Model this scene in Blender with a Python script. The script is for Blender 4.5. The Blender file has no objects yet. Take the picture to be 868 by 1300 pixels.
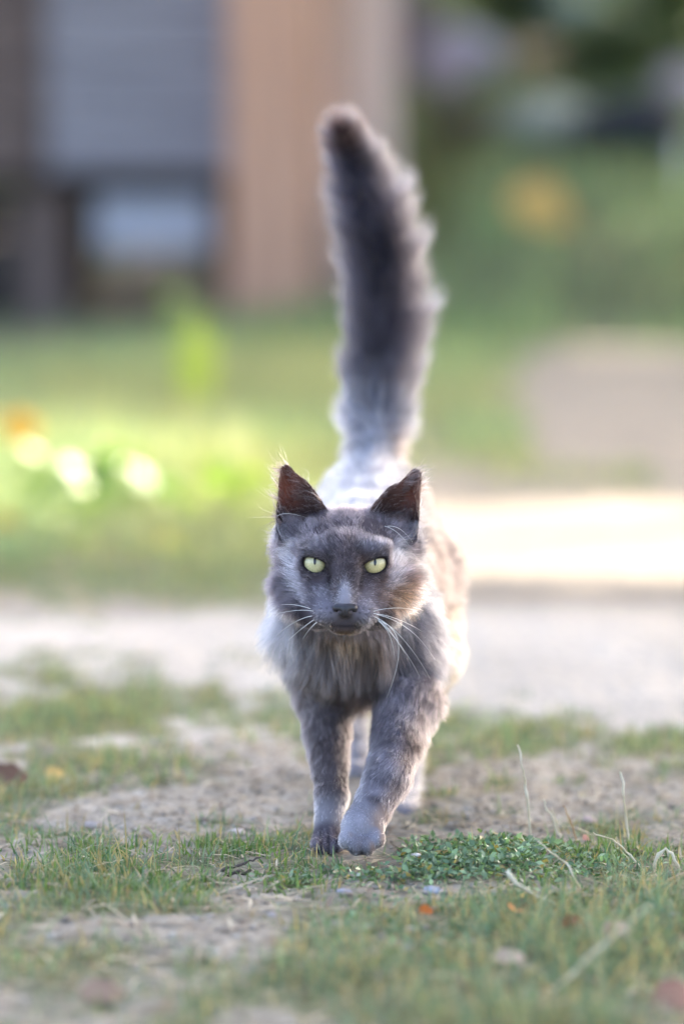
import bpy, math, random
import numpy as np
from mathutils import Vector, Matrix, kdtree
from mathutils.bvhtree import BVHTree

SC = bpy.context.scene
COL = SC.collection
rng = np.random.default_rng(7)
random.seed(7)
R = math.radians

# ------------------------------------------------------------------ camera
F_PX, CX, CY, CAM_Y, CAM_H = 4959.0, 434.0, 650.0, -3.0, 0.574
PITCH = R(5.643)
CAM = np.array([0.0, CAM_Y, CAM_H])
cam_d = bpy.data.cameras.new('camera')
cam_d.sensor_fit = 'HORIZONTAL'
cam_d.sensor_width = 24.0
cam_d.lens = 24.0 * F_PX / 868.0
cam_d.clip_start, cam_d.clip_end = 0.05, 3000
cam_d.dof.use_dof = True
cam_d.dof.focus_distance = 3.035
cam_d.dof.aperture_fstop = 2.4
cam = bpy.data.objects.new('camera', cam_d)
COL.objects.link(cam)
cam.location = CAM
cam.rotation_euler = (math.pi / 2 - PITCH, 0, 0)
SC.camera = cam
FWD = np.array([0, math.cos(PITCH), -math.sin(PITCH)])
UPV = np.array([0, math.sin(PITCH), math.cos(PITCH)])


def ray(px, py):
    return FWD + np.array([1.0, 0, 0]) * ((px - CX) / F_PX) + UPV * ((CY - py) / F_PX)


def P(px, py, Y):
    """world point on the line of sight of photograph pixel px,py at world depth Y"""
    d = ray(px, py)
    return CAM + d * ((Y - CAM_Y) / d[1])


# ------------------------------------------------------------------ light
SUN_AZ, SUN_EL = R(36), R(38)           # from +Y towards +X: behind the cat, to the right
SUN_DIR = np.array([math.sin(SUN_AZ) * math.cos(SUN_EL), math.cos(SUN_AZ) * math.cos(SUN_EL), math.sin(SUN_EL)])
world = bpy.data.worlds.new('World')
SC.world = world
world.use_nodes = True
wn = world.node_tree
wn.nodes.clear()
wo = wn.nodes.new('ShaderNodeOutputWorld')
wb = wn.nodes.new('ShaderNodeBackground')
ws = wn.nodes.new('ShaderNodeTexSky')
ws.sky_type = 'NISHITA'
ws.sun_disc = False
ws.sun_elevation = SUN_EL
ws.sun_rotation = SUN_AZ
ws.air_density, ws.dust_density, ws.ozone_density = 0.8, 5.0, 0.2
wb.inputs['Strength'].default_value = 0.15
wn.links.new(ws.outputs[0], wb.inputs[0])
wn.links.new(wb.outputs[0], wo.inputs[0])
sun_d = bpy.data.lights.new('sun', 'SUN')
sun_d.energy = 2.4
sun_d.angle = R(0.53)
sun_d.color = (1.0, 0.90, 0.74)
sun = bpy.data.objects.new('sun', sun_d)
COL.objects.link(sun)
sun.rotation_euler = Vector(-SUN_DIR).to_track_quat('-Z', 'Y').to_euler()
sun.location = (3, 6, 8)
SC.view_settings.view_transform = 'Standard'
SC.view_settings.look = 'None'
SC.view_settings.gamma = 1.0
SC.view_settings.exposure = 2.8
SC.render.engine = 'CYCLES'
SC.cycles.use_denoising = True
SC.cycles.max_bounces = 10
SC.cycles.transparent_max_bounces = 8
SC.cycles.caustics_reflective = False
SC.cycles.caustics_refractive = False
SC.cycles_curves.shape = 'RIBBONS'


# ------------------------------------------------------------------ helpers
def lin(r, g, b):
    c = np.array([r, g, b]) / 255.0
    return np.where(c <= 0.04045, c / 12.92, ((c + 0.055) / 1.055) ** 2.4)


def sstep(a, b, x):
    t = np.clip((x - a) / (b - a), 0, 1)
    return t * t * (3 - 2 * t)


_tab = np.random.default_rng(3).random((256, 256))


def vnoise(x, y, seed=0):
    x = np.asarray(x, float) + seed * 17.3
    y = np.asarray(y, float) + seed * 9.7
    xi, yi = np.floor(x).astype(int), np.floor(y).astype(int)
    fx, fy = x - xi, y - yi
    fx, fy = fx * fx * (3 - 2 * fx), fy * fy * (3 - 2 * fy)
    g = lambda a, b: _tab[a & 255, b & 255]
    return (g(xi, yi) * (1 - fx) + g(xi + 1, yi) * fx) * (1 - fy) + (g(xi, yi + 1) * (1 - fx) + g(xi + 1, yi + 1) * fx) * fy


def fbm(x, y, seed=0, octv=4):
    s, a, t = 0, 1.0, 0
    for i in range(octv):
        s = s + a * vnoise(x * 2 ** i, y * 2 ** i, seed + i)
        t += a
        a *= 0.5
    return s / t


def tag(o, label=None, cat=None, group=None, kind=None):
    if label: o['label'] = label
    if cat: o['category'] = cat
    if group: o['group'] = group
    if kind: o['kind'] = kind
    return o


def empty(name, loc, label=None, cat=None, group=None):
    o = bpy.data.objects.new(name, None)
    COL.objects.link(o)
    o.location = loc
    o.empty_display_size = 0.05
    return tag(o, label, cat, group)


def link(name, me, mat=None, parent=None, loc=None):
    """link a mesh given in world coordinates; parented, it keeps its place"""
    o = bpy.data.objects.new(name, me)
    COL.objects.link(o)
    if mat is not None and not me.materials:
        me.materials.append(mat)
    if loc is not None:
        o.location = loc
    if parent is not None:
        o.parent = parent
        pm = Matrix.Translation(parent.location) @ parent.rotation_euler.to_matrix().to_4x4()
        o.matrix_parent_inverse = pm.inverted()
    return o


def mesh_np(name, verts, faces, cols=None, smooth=True, n=None):
    """faces: (m,k) array of one size, or list of lists"""
    me = bpy.data.meshes.new(name)
    verts = np.asarray(verts, np.float32)
    if isinstance(faces, np.ndarray):
        m, k = faces.shape
        me.vertices.add(len(verts))
        me.vertices.foreach_set('co', verts.ravel())
        me.loops.add(m * k)
        me.loops.foreach_set('vertex_index', faces.astype(np.int32).ravel())
        me.polygons.add(m)
        me.polygons.foreach_set('loop_start', (np.arange(m) * k).astype(np.int32))
        me.update(calc_edges=True)
    else:
        me.from_pydata(verts.tolist(), [], faces)
    if smooth:
        me.polygons.foreach_set('use_smooth', np.ones(len(me.polygons), bool))
    if cols is not None:
        a = me.attributes.new('tint', 'FLOAT_COLOR', 'POINT')
        c = np.ones((len(verts), 4), np.float32)
        c[:, :3] = cols
        a.data.foreach_set('color', c.ravel())
    me.update()
    return me


class MB:
    """collects shapes into one mesh"""
    def __init__(self):
        self.v, self.f = [], []

    def add(self, v, f):
        b = len(self.v)
        self.v.extend([tuple(x) for x in v])
        self.f.extend([[b + i for i in q] for q in f])
        return self

    def box(self, lo, hi, bev=0.0, jit=0.0):
        lo, hi = np.array(lo, float), np.array(hi, float)
        b = min(bev, *(0.45 * (hi - lo))) if bev else 0
        if not b:
            v = [(x, y, z) for z in (lo[2], hi[2]) for y in (lo[1], hi[1]) for x in (lo[0], hi[0])]
            return self.add(v, [[0, 2, 3, 1], [4, 5, 7, 6], [0, 1, 5, 4], [2, 6, 7, 3], [0, 4, 6, 2], [1, 3, 7, 5]])
        import bmesh
        bm = bmesh.new()
        bmesh.ops.create_cube(bm, size=1.0)
        for q in bm.verts:
            q.co = Vector((lo + hi) / 2) + Vector([q.co[i] * (hi - lo)[i] for i in range(3)])
        bmesh.ops.bevel(bm, geom=bm.edges[:], offset=b, segments=1, affect='EDGES')
        bm.verts.index_update()
        vs = [tuple(q.co) for q in bm.verts]
        if jit:
            vs = [tuple(np.array(q) + np.array([random.uniform(-jit, jit) for _ in range(3)])) for q in vs]
        self.add(vs, [[q.index for q in f.verts] for f in bm.faces])
        bm.free()
        return self

    def tube(self, pts, rad, sides=6, cap=True):
        pts = [np.array(p, float) for p in pts]
        n = len(pts)
        rad = [rad] * n if np.isscalar(rad) else rad
        vs, fs = [], []
        ref = np.array([0.31, 0.83, 0.46])
        for i, p in enumerate(pts):
            t = pts[min(i + 1, n - 1)] - pts[max(i - 1, 0)]
            t = t / (np.linalg.norm(t) + 1e-12)
            a = np.cross(t, ref); a /= np.linalg.norm(a) + 1e-12
            b = np.cross(t, a)
            for k in range(sides):
                w = 2 * math.pi * k / sides
                vs.append(p + rad[i] * (math.cos(w) * a + math.sin(w) * b))
        for i in range(n - 1):
            for k in range(sides):
                k2 = (k + 1) % sides
                fs.append([i * sides + k, i * sides + k2, (i + 1) * sides + k2, (i + 1) * sides + k])
        if cap:
            fs.append([k for k in range(sides)][::-1])
            fs.append([(n - 1) * sides + k for k in range(sides)])
        return self.add(vs, fs)

    def build(self, name, mat, parent=None, smooth=False):
        return link(name, mesh_np(name, self.v, self.f, smooth=smooth), mat, parent)


# ------------------------------------------------------------------ materials
def new_mat(name):
    m = bpy.data.materials.new(name)
    m.use_nodes = True
    nt = m.node_tree
    b = nt.nodes['Principled BSDF']
    return m, nt, b


def noise_node(nt, scale, detail=4, obj=True, vec=None):
    tc = nt.nodes.new('ShaderNodeTexCoord')
    n = nt.nodes.new('ShaderNodeTexNoise')
    n.inputs['Scale'].default_value = scale
    n.inputs['Detail'].default_value = detail
    if vec is not None:
        mp = nt.nodes.new('ShaderNodeMapping')
        mp.inputs['Scale'].default_value = vec
        nt.links.new(tc.outputs['Object'], mp.inputs[0])
        nt.links.new(mp.outputs[0], n.inputs['Vector'])
    else:
        nt.links.new(tc.outputs['Object'], n.inputs['Vector'])
    return n


def ramp(nt, fac, stops):
    r = nt.nodes.new('ShaderNodeValToRGB')
    e = r.color_ramp.elements
    while len(e) < len(stops):
        e.new(0.5)
    for q, (p, c) in zip(e, stops):
        q.position = p
        q.color = (*c, 1)
    nt.links.new(fac, r.inputs[0])
    return r


def noisy_mat(name, c1, c2, scale=8, rough=0.8, bump=0.2, vec=None, bscale=None, c3=None, spec=0.3):
    m, nt, b = new_mat(name)
    n = noise_node(nt, scale, 6, vec=vec)
    st = [(0.3, c1), (0.7, c2)] if c3 is None else [(0.25, c1), (0.5, c2), (0.75, c3)]
    r = ramp(nt, n.outputs['Fac'], st)
    nt.links.new(r.outputs[0], b.inputs['Base Color'])
    b.inputs['Roughness'].default_value = rough
    b.inputs['Specular IOR Level'].default_value = spec
    if bump:
        n2 = noise_node(nt, bscale or scale * 5, 5, vec=vec)
        bp = nt.nodes.new('ShaderNodeBump')
        bp.inputs['Strength'].default_value = bump
        bp.inputs['Distance'].default_value = 0.01
        nt.links.new(n2.outputs['Fac'], bp.inputs['Height'])
        nt.links.new(bp.outputs[0], b.inputs['Normal'])
    return m


def tint_mat(name, rough=0.5, transl=0.0, nscale=0, spec=0.4, coat=0.0, tgain=(1.2, 1.5, 0.5)):
    m, nt, b = new_mat(name)
    a = nt.nodes.new('ShaderNodeAttribute')
    a.attribute_name = 'tint'
    col = a.outputs['Color']
    if nscale:
        n = noise_node(nt, nscale, 5)
        mr = nt.nodes.new('ShaderNodeMapRange')
        mr.inputs[1].default_value, mr.inputs[2].default_value = 0.25, 0.75
        mr.inputs[3].default_value, mr.inputs[4].default_value = 0.65, 1.3
        nt.links.new(n.outputs['Fac'], mr.inputs[0])
        mx = nt.nodes.new('ShaderNodeVectorMath')
        mx.operation = 'SCALE'
        nt.links.new(col, mx.inputs[0])
        nt.links.new(mr.outputs[0], mx.inputs['Scale'])
        col = mx.outputs[0]
    nt.links.new(col, b.inputs['Base Color'])
    b.inputs['Roughness'].default_value = rough
    b.inputs['Specular IOR Level'].default_value = spec
    b.inputs['Coat Weight'].default_value = coat
    b.inputs['Coat Roughness'].default_value = 0.15
    if transl:
        t = nt.nodes.new('ShaderNodeBsdfTranslucent')
        vm = nt.nodes.new('ShaderNodeVectorMath')
        vm.operation = 'MULTIPLY'
        vm.inputs[1].default_value = tgain
        nt.links.new(col, vm.inputs[0])
        nt.links.new(vm.outputs[0], t.inputs[0])
        ms = nt.nodes.new('ShaderNodeMixShader')
        ms.inputs[0].default_value = transl
        nt.links.new(b.outputs[0], ms.inputs[1])
        nt.links.new(t.outputs[0], ms.inputs[2])
        nt.links.new(ms.outputs[0], nt.nodes['Material Output'].inputs[0])
    return m


def hair_mat(name):
    m = bpy.data.materials.new(name)
    m.use_nodes = True
    nt = m.node_tree
    nt.nodes.clear()
    out = nt.nodes.new('ShaderNodeOutputMaterial')
    h = nt.nodes.new('ShaderNodeBsdfHairPrincipled')
    h.parametrization = 'COLOR'
    a = nt.nodes.new('ShaderNodeAttribute')
    a.attribute_name = 'tint'
    nt.links.new(a.outputs['Color'], h.inputs['Color'])
    h.inputs['Roughness'].default_value = 0.42
    h.inputs['Radial Roughness'].default_value = 0.6
    h.inputs['Random Roughness'].default_value = 0.1
    nt.links.new(h.outputs[0], out.inputs[0])
    return m


M_FUR = hair_mat('cat_fur')
M_SKIN = tint_mat('cat_skin', rough=0.9, spec=0.1)
M_NOSE = tint_mat('nose_leather', rough=0.42, nscale=400, spec=0.5)
M_GRASS = tint_mat('grass_blade', rough=0.45, transl=0.38, spec=0.4, tgain=(1.2, 1.3, .85))
M_LEAF = tint_mat('leaf', rough=0.4, transl=0.25, nscale=60, spec=0.5)
M_LITTER = tint_mat('litter', rough=0.85, transl=0.1, tgain=(1, 1, 1))
M_STONE = tint_mat('pebble', rough=0.85, nscale=120)

# ------------------------------------------------------------------ ground height and cover
def zg(x, y):
    x, y = np.asarray(x, float), np.asarray(y, float)
    # bank behind to the right
    edge = 7.1 + 0.25 * (fbm(x * 1.3, y * 0, 5) - 0.5)
    up = np.clip(y - edge, 0, 8)
    bank = 0.27 * up * sstep(0, 0.9, up) * sstep(0.0, 0.55, x + 0.05 * (y - 8))
    far = 0.03 * np.clip(y - 13, 0, 200)
    rough = 0.018 * (fbm(x * 3, y * 3, 1) - 0.5) + 0.006 * (fbm(x * 18, y * 18, 2) - 0.5)
    near = np.exp(-((x - 0.0) ** 2 + (y - 0.2) ** 2) / 0.09)
    lump = 0.030 * np.clip(fbm(x * 1.7, y * 1.7, 9) - 0.5, 0, 1) * (1 - near)
    return bank + far + rough * (1 - 0.7 * near) + lump


def hit(px, py):
    d = ray(px, py)
    t = np.arange(1.5, 40, 0.004)
    pts = CAM[None] + d[None] * t[:, None]
    below = pts[:, 2] < zg(pts[:, 0], pts[:, 1])
    i = int(np.argmax(below)) if below.any() else len(t) - 1
    return pts[i]


def flat(px, py):
    d = ray(px, py)
    return CAM + d * (-CAM_H / d[2])


# patches of plants (+) and bare dirt (-): centre and size measured on the photograph, kept as world ellipses
_B = [(100, 1112, 140, 42, .75), (20, 1010, 70, 40, .6), (300, 1078, 60, 14, .55), (372, 1120, 62, 24, .6), (205, 1150, 60, 20, .5),
      (660, 1240, 230, 80, 1.1), (800, 1130, 100, 50, .75), (590, 1155, 130, 25, .6), (790, 1050, 60, 18, .4), (400, 1205, 90, 30, .3),
      (90, 1240, 110, 40, .4), (80, 905, 160, 32, .75), (210, 975, 130, 22, .45), (565, 1012, 50, 14, .4), (640, 930, 90, 26, .3),
      (850, 955, 60, 40, .45), (720, 890, 40, 14, .3), (110, 640, 260, 105, 1.4), (330, 620, 120, 90, .9), (200, 480, 300, 45, 1.2),
      (400, 480, 130, 90, 1.0), (600, 440, 120, 60, .8), (630, 570, 60, 60, .7), (815, 612, 90, 25, .8), (320, 720, 80, 40, .6), (650, 760, 40, 30, .3),
      (190, 812, 310, 42, -.6), (730, 820, 210, 70, -.5), (720, 690, 190, 55, -1.5), (790, 500, 110, 75, -1.1),
      (330, 1010, 70, 40, -.5), (560, 1060, 120, 10, -.5), (260, 1190, 160, 18, -.4), (560, 1130, 150, 8, -.8)]
BLOBS = []
for px, py, rx, ry, s in _B:
    c = flat(px, py)
    a, b = flat(px, py + ry), flat(px, py - ry)
    BLOBS.append((c[0], c[1], rx * (c[1] - CAM_Y) / F_PX, (b[1] - a[1]) / 2, s, (a[1] + b[1]) / 2))


def veg(x, y):
    """0 bare dirt .. 1 thick plants"""
    x, y = np.asarray(x, float), np.asarray(y, float)
    v = 0.16 + .20 * sstep(1.4, .6, y) + 0 * x + .55 * (fbm(x * 3.1, y * 2.2, 27) - .5) * sstep(.4, .9, y) * sstep(2.6, 1.8, y)
    for cx, cy, rx, ry, s, my in BLOBS:
        v = v + s * np.exp(-(((x - cx) / rx) ** 2 + ((y - my) / ry) ** 2) ** .9)
    v = v + 0.8 * sstep(6.6, 7.2, y) * sstep(-0.1, .3, x) + 0.5 * sstep(1.2, 2.5, np.abs(x))
    v = v + 0.8 * (fbm(x * 7, y * 5, 21) - 0.5) + 1.1 * (fbm(x * 30, y * 22, 23) - 0.5) * sstep(3, 1, y) + .3 * (fbm(x * 26, y * 20, 23) - 0.5)
    return np.clip(v, 0, 1.3)


# ---- the ground, one sheet to the horizon
def axis(segs):
    out = []
    for a, b, n in segs:
        out.extend(np.linspace(a, b, n, endpoint=False))
    out.append(segs[-1][1])
    return np.array(out)


gx = axis([(-600, -40, 10), (-40, -6, 17), (-6, -1.3, 30), (-1.3, -.45, 70), (-.45, .45, 220), (.45, 1.3, 70), (1.3, 6, 30), (6, 40, 17), (40, 600, 10)])
gy = axis([(-600, -20, 12), (-20, -3, 20), (-3, -.8, 40), (-.8, .5, 300), (.5, 2, 150), (2, 6, 130), (6, 14, 130), (14, 40, 26), (40, 900, 16)])
GX, GY = np.meshgrid(gx, gy, indexing='ij')
GZ = zg(GX, GY)
fine = (np.abs(GX) < 0.6) & (GY > -1) & (GY < 3)
GZ = GZ + np.where(fine, 0.006 * (fbm(GX * 60, GY * 60, 31) - 0.5) + 0.004 * (vnoise(GX * 170, GY * 170, 33) - 0.5), 0)
V = veg(GX, GY)
n1, n2 = fbm(GX * 9, GY * 9, 41), fbm(GX * 45, GY * 45, 43)
dirt = lin(156, 146, 131)[None, None] * (0.75 + 0.35 * n1 + 0.22 * n2)[..., None]
dirt = dirt + (n1 - .45)[..., None] * np.array([0.02, -0.005, -0.02])
pale = sstep(-0.15, .75, GY)[..., None]          # dirt turns paler farther down the path
dirt = dirt * (1 - pale) + pale * lin(196, 184, 168)[None, None] * (0.72 + 0.40 * n1 + .05 * n2)[..., None]
farp = sstep(1.45, 1.75, GY)[..., None]
dirt = dirt * (1 - farp) + farp * lin(152, 140, 124)[None, None] * (.75 + .4 * n1)[..., None]  # darker dirt tones down the sunlit strip through its colour
soil = lin(112, 100, 76)[None, None] * (0.6 + 0.8 * n2)[..., None]
green = lin(112, 126, 86)[None, None] * (0.6 + 0.7 * n1)[..., None]
brown = (sstep(4.2, 7.5, GY) * sstep(-.25, -.7, GX))[..., None]
w = sstep(.25, .8, V)[..., None]
gc = dirt * (1 - w) + (soil * .6 + green * .4) * w
gc = gc * (1 - brown * .7) + lin(92, 78, 66)[None, None] * brown * .7
nxg, nyg = GX.shape
idx = np.arange(nxg * nyg).reshape(nxg, nyg)
gf = np.stack([idx[:-1, :-1], idx[1:, :-1], idx[1:, 1:], idx[:-1, 1:]], -1).reshape(-1, 4)
gm = tint_mat('dirt_ground', rough=0.92, nscale=140, spec=0.15)
ground = link('ground', mesh_np('ground', np.stack([GX, GY, GZ], -1).reshape(-1, 3), gf, gc.reshape(-1, 3)), gm)
tag(ground, 'bare pale dirt path with patches of short grass', kind='structure')


def gz1(x, y):
    """height of the ground sheet, as meshed, at one or many points"""
    z = zg(x, y)
    f = (np.abs(x) < 0.6) & (np.asarray(y) > -1) & (np.asarray(y) < 3)
    return z + np.where(f, 0.006 * (fbm(np.asarray(x) * 60, np.asarray(y) * 60, 31) - 0.5), 0)


# ------------------------------------------------------------------ grass
def blades(x, y, h, wd, col, lean=0.45, seg=3):
    n = len(x)
    base = np.stack([x, y, gz1(x, y) - 0.002], -1)
    az = rng.uniform(0, 2 * np.pi, n)
    la = rng.uniform(0, 2 * np.pi, n)
    ln = np.abs(rng.normal(0, lean, n))
    side = np.stack([np.cos(az), np.sin(az), 0 * az], -1)
    out = np.stack([np.cos(la), np.sin(la), 0 * la], -1)
    rows, cc = [], []
    ts = np.linspace(0, 1, seg + 1)
    for k, t in enumerate(ts):
        c = base + np.stack([0 * h, 0 * h, h], -1) * (t * (1 - 0.28 * ln * t))[:, None] + out * (h * ln * t * t)[:, None]
        wk = wd * (1 - 0.15 * t - 0.85 * t ** 2.5)
        if k < seg:
            rows += [c - side * wk[:, None] / 2, c + side * wk[:, None] / 2]
            cc += [col, col]
        else:
            rows += [c]
            cc += [col]
    m = 2 * seg + 1
    vs = np.stack(rows, 1).reshape(-1, 3)
    cs = np.stack(cc, 1).reshape(-1, 3)
    fs = []
    for k in range(seg - 1):
        a = 2 * k
        fs += [[a, a + 1, a + 3], [a, a + 3, a + 2]]
    fs += [[2 * seg - 2, 2 * seg - 1, 2 * seg]]
    fs = np.array(fs)
    faces = (fs[None] + (np.arange(n) * m)[:, None, None]).reshape(-1, 3)
    return vs, faces, cs


def green_tint(n, dry=0.12, base=(92, 118, 80), warm=(140, 146, 88)):
    a = rng.random((n, 1))
    c = lin(*base) * (1 - a) + lin(*warm) * a
    d = rng.random(n) < dry
    c[d] = lin(176, 156, 112)
    return c * rng.uniform(0.65, 1.25, (n, 1))


def scatter(n, x0, x1, y0, y1, power=1.0, lo=0.3, fn=veg):
    """points thrown with the chance the cover map gives"""
    X = rng.uniform(x0, x1, n); Y = rng.uniform(y0, y1, n)
    v = fn(X, Y)
    k = rng.random(n) < np.clip((v - lo) / (1 - lo), 0, 1) ** power
    return X[k], Y[k], v[k]


VS, FS, CS, off = [], [], [], 0


def put(x, y, h, wd, col, lean=.45):
    global off
    v, f, c = blades(x, y, h, wd, col, lean)
    VS.append(v); FS.append(f + off); CS.append(c); off += len(v)


# near: short turf
x, y, v = scatter(80000, -.42, .42, -.75, .32, 1.1, .26)
right = sstep(-.02, .12, x) * sstep(-.05, -.2, y)
thin = rng.random(len(x)) < .35 + .65 * sstep(.38, .6, fbm(x * 22, y * 16, 55)); x, y, v, right = x[thin], y[thin], v[thin], right[thin]
h = rng.gamma(2.5, 1 / 2.5, len(x)) * (.004 + .0085 * v * (0.4 + fbm(x * 14, y * 14, 51))) * (1 + .35 * right)
put(x, y, h, rng.uniform(.0009, .0019, len(x)), green_tint(len(x), .3, (92, 124, 100), (140, 152, 118)), .95)
# tufts in focus on the left
for px, py, n, r in [(60, 1105, 90, .02), (110, 1090, 130, .02), (160, 1085, 160, .022), (168, 1128, 120, .016), (205, 1122, 90, .012), (215, 1138, 80, .014), (30, 1120, 100, .02),
                     (100, 1140, 110, .022), (280, 1078, 110, .02), (325, 1078, 90, .016), (340, 1122, 90, .018), (390, 1125, 110, .018), (262, 1122, 25, .005), (365, 1095, 40, .01), (20, 1075, 110, .025), (130, 1110, 90, .02),
                     (300, 1085, 80, .015), (740, 1095, 60, .012), (765, 1085, 90, .016), (790, 1080, 60, .012), (840, 1090, 90, .02), (720, 1085, 60, .012), (700, 1130, 60, .02)]:
    c = hit(px, py)
    xx, yy = rng.normal(c[0], r * 1.25, n), rng.normal(c[1], r * 1.5, n)
    put(xx, yy, rng.uniform(.006, .018, n), rng.uniform(.0012, .0023, n), green_tint(n, .06, (76, 110, 64), (124, 144, 76)), .7)
# middle distance
x, y, v = scatter(70000, -.7, .7, .32, 2.0, 1.1, .30)
put(x, y, rng.gamma(4, .25, len(x)) * (.004 + .009 * v), rng.uniform(.0016, .003, len(x)), green_tint(len(x), .25, (108, 134, 100), (160, 166, 122)), .7)
x, y, v = scatter(60000, -1.4, 1.3, 2.0, 7.0, 1.0, .3)
tn = green_tint(len(x), .06, (124, 150, 116), (174, 180, 132))
pt = sstep(.42, .62, fbm(x * 2.2, y * 1.3, 91))[:, None] * .5
tn = tn * (1 - pt) + lin(188, 176, 126)[None] * pt * rng.uniform(.6, 1.2, (len(x), 1))
ll = sstep(.1, -.2, x) * sstep(1.8, 2.6, y) * sstep(4.9, 4.2, y)
put(x, y, rng.gamma(6, 1 / 6, len(x)) * (.010 + .022 * v + .05 * ll * fbm(x * 3, y * 2, 93) ** 1.5), rng.uniform(.003, .0055, len(x)), tn, .5)
x, y, v = scatter(36000, -2.4, 2.4, 7.0, 14.0, 1.0, .25)
put(x, y, rng.gamma(6, 1 / 6, len(x)) * (.03 + .04 * v), rng.uniform(.006, .01, len(x)), green_tint(len(x), .05, (106, 138, 104), (146, 162, 116)), .4)
grass = link('grass', mesh_np('grass', np.concatenate(VS), np.concatenate(FS), np.concatenate(CS)), M_GRASS)
tag(grass, 'short green grass growing in patches on the dirt', kind='stuff')


# ------------------------------------------------------------------ low leafy mat, straw, gravel
def leaf_cloud(pos, size, col, nrm_up=1.0, fold=0.25):
    n = len(pos)
    d = rng.normal(0, 1, (n, 3)); d[:, 2] = d[:, 2] * .5 + .3
    d /= np.linalg.norm(d, axis=1)[:, None]
    u = rng.normal(0, .6, (n, 3)); u[:, 2] += nrm_up
    s = np.cross(d, u); s /= np.linalg.norm(s, axis=1)[:, None] + 1e-9
    nn = np.cross(s, d)
    L = size[:, None]
    v = np.stack([pos, pos + d * L * .5 + s * L * .28 + nn * L * fold * .3, pos + d * L, pos + d * L * .5 - s * L * .28 + nn * L * fold * .3], 1).reshape(-1, 3)
    f = np.array([[0, 1, 2], [0, 2, 3]])
    faces = (f[None] + (np.arange(n) * 4)[:, None, None]).reshape(-1, 3)
    return v, faces, np.repeat(col, 4, 0)


def mat_mask(x, y):
    c = flat(570, 1100)
    v = np.exp(-((np.abs((x - c[0]) / .105)) ** 3 + (np.abs((y - c[1]) / .085)) ** 3))
    c2 = flat(700, 1105)
    v = np.maximum(v, .6 * np.exp(-(((x - c2[0]) / .06) ** 2 + ((y - c2[1]) / .06) ** 2)))
    c3 = flat(370, 1122)
    v = np.maximum(v, .35 * np.exp(-(((x - c3[0]) / .035) ** 2 + ((y - c3[1]) / .04) ** 2)))
    v = np.maximum(v, .14 * sstep(-.05, .05, x) * sstep(-.05, -.12, y) * sstep(-.6, -.3, y))
    v = v * np.where(x < flat(505, 1085)[0], sstep(-.03, -.055, y), 1)
    return v * np.clip(fbm(x * 40, y * 30, 61) * 2.6 - .45, 0, 1)


x, y, v = scatter(90000, -.25, .38, -.55, .25, 1.0, .05, mat_mask)
px_ = np.stack([x, y, gz1(x, y) + rng.beta(1.6, 1.4, len(x)) * .015 * np.clip(v * 1.3, .2, 1)], -1)
t = rng.random((len(x), 1))
colr = (lin(84, 112, 84) * (1 - t) + lin(150, 170, 134) * t) * rng.uniform(.6, 1.25, (len(x), 1))
yl = rng.random(len(x)) < .07
colr[yl] = lin(170, 146, 92)
v_, f_, c_ = leaf_cloud(px_, rng.uniform(.0044, .0088, len(x)), colr)
gcov = link('ground_cover', mesh_np('ground_cover', v_, f_, c_), M_LEAF)
tag(gcov, 'low mat of tiny dark green leaves in front of the raised paw', kind='stuff')

# dry straw bits lying about
n = 13000
x = rng.uniform(-.4, .42, n); y = rng.uniform(-.7, .6, n)
k = rng.random(n) < (.4 + .6 * sstep(.7, .2, veg(x, y))); x, y = x[k], y[k]; n = len(x)
az = rng.uniform(0, 2 * np.pi, n); L = rng.gamma(3, .0055, n) + .004; W = rng.uniform(.0006, .0016, n)
d = np.stack([np.cos(az), np.sin(az), rng.normal(0, .12, n)], -1); s = np.stack([-np.sin(az), np.cos(az), 0 * az], -1)
c0 = np.stack([x, y, gz1(x, y) + rng.uniform(.001, .004, n)], -1)
a, b = c0 - d * L[:, None] / 2, c0 + d * L[:, None] / 2
up = np.array([0, 0, 1.0])[None] * W[:, None]
vv = np.stack([a - s * W[:, None] / 2, a + s * W[:, None] / 2, c0 + up + s * W[:, None] / 2 + s * L[:, None] * rng.normal(0, .06, (n, 1)), c0 + up - s * W[:, None] / 2, b + s * W[:, None] / 3, b - s * W[:, None] / 3], 1).reshape(-1, 3)
ff = (np.array([[0, 1, 2, 3], [3, 2, 4, 5]])[None] + (np.arange(n) * 6)[:, None, None]).reshape(-1, 4)
t = rng.random((n, 1))
cc = (lin(206, 190, 160) * t + lin(120, 100, 84) * (1 - t)) * rng.uniform(.6, 1.2, (n, 1))
straw = link('straw_litter', mesh_np('straw_litter', vv, ff, np.repeat(cc, 6, 0)), M_LITTER)
tag(straw, 'dry straw and dead grass bits strewn on the dirt', kind='stuff')

# gravel
def octa():
    v = np.array([[1, 0, 0], [-1, 0, 0], [0, 1, 0], [0, -1, 0], [0, 0, 1], [0, 0, -1]], float)
    f = [[0, 2, 4], [2, 1, 4], [1, 3, 4], [3, 0, 4], [2, 0, 5], [1, 2, 5], [3, 1, 5], [0, 3, 5]]
    vs = list(v); mid = {}; out = []
    def m(i, j):
        k = (min(i, j), max(i, j))
        if k not in mid:
            q = vs[i] + vs[j]; vs.append(q / np.linalg.norm(q)); mid[k] = len(vs) - 1
        return mid[k]
    for a, b, c in f:
        ab, bc, ca = m(a, b), m(b, c), m(c, a)
        out += [[a, ab, ca], [ab, b, bc], [ca, bc, c], [ab, bc, ca]]
    return np.array(vs), np.array(out)


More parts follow.
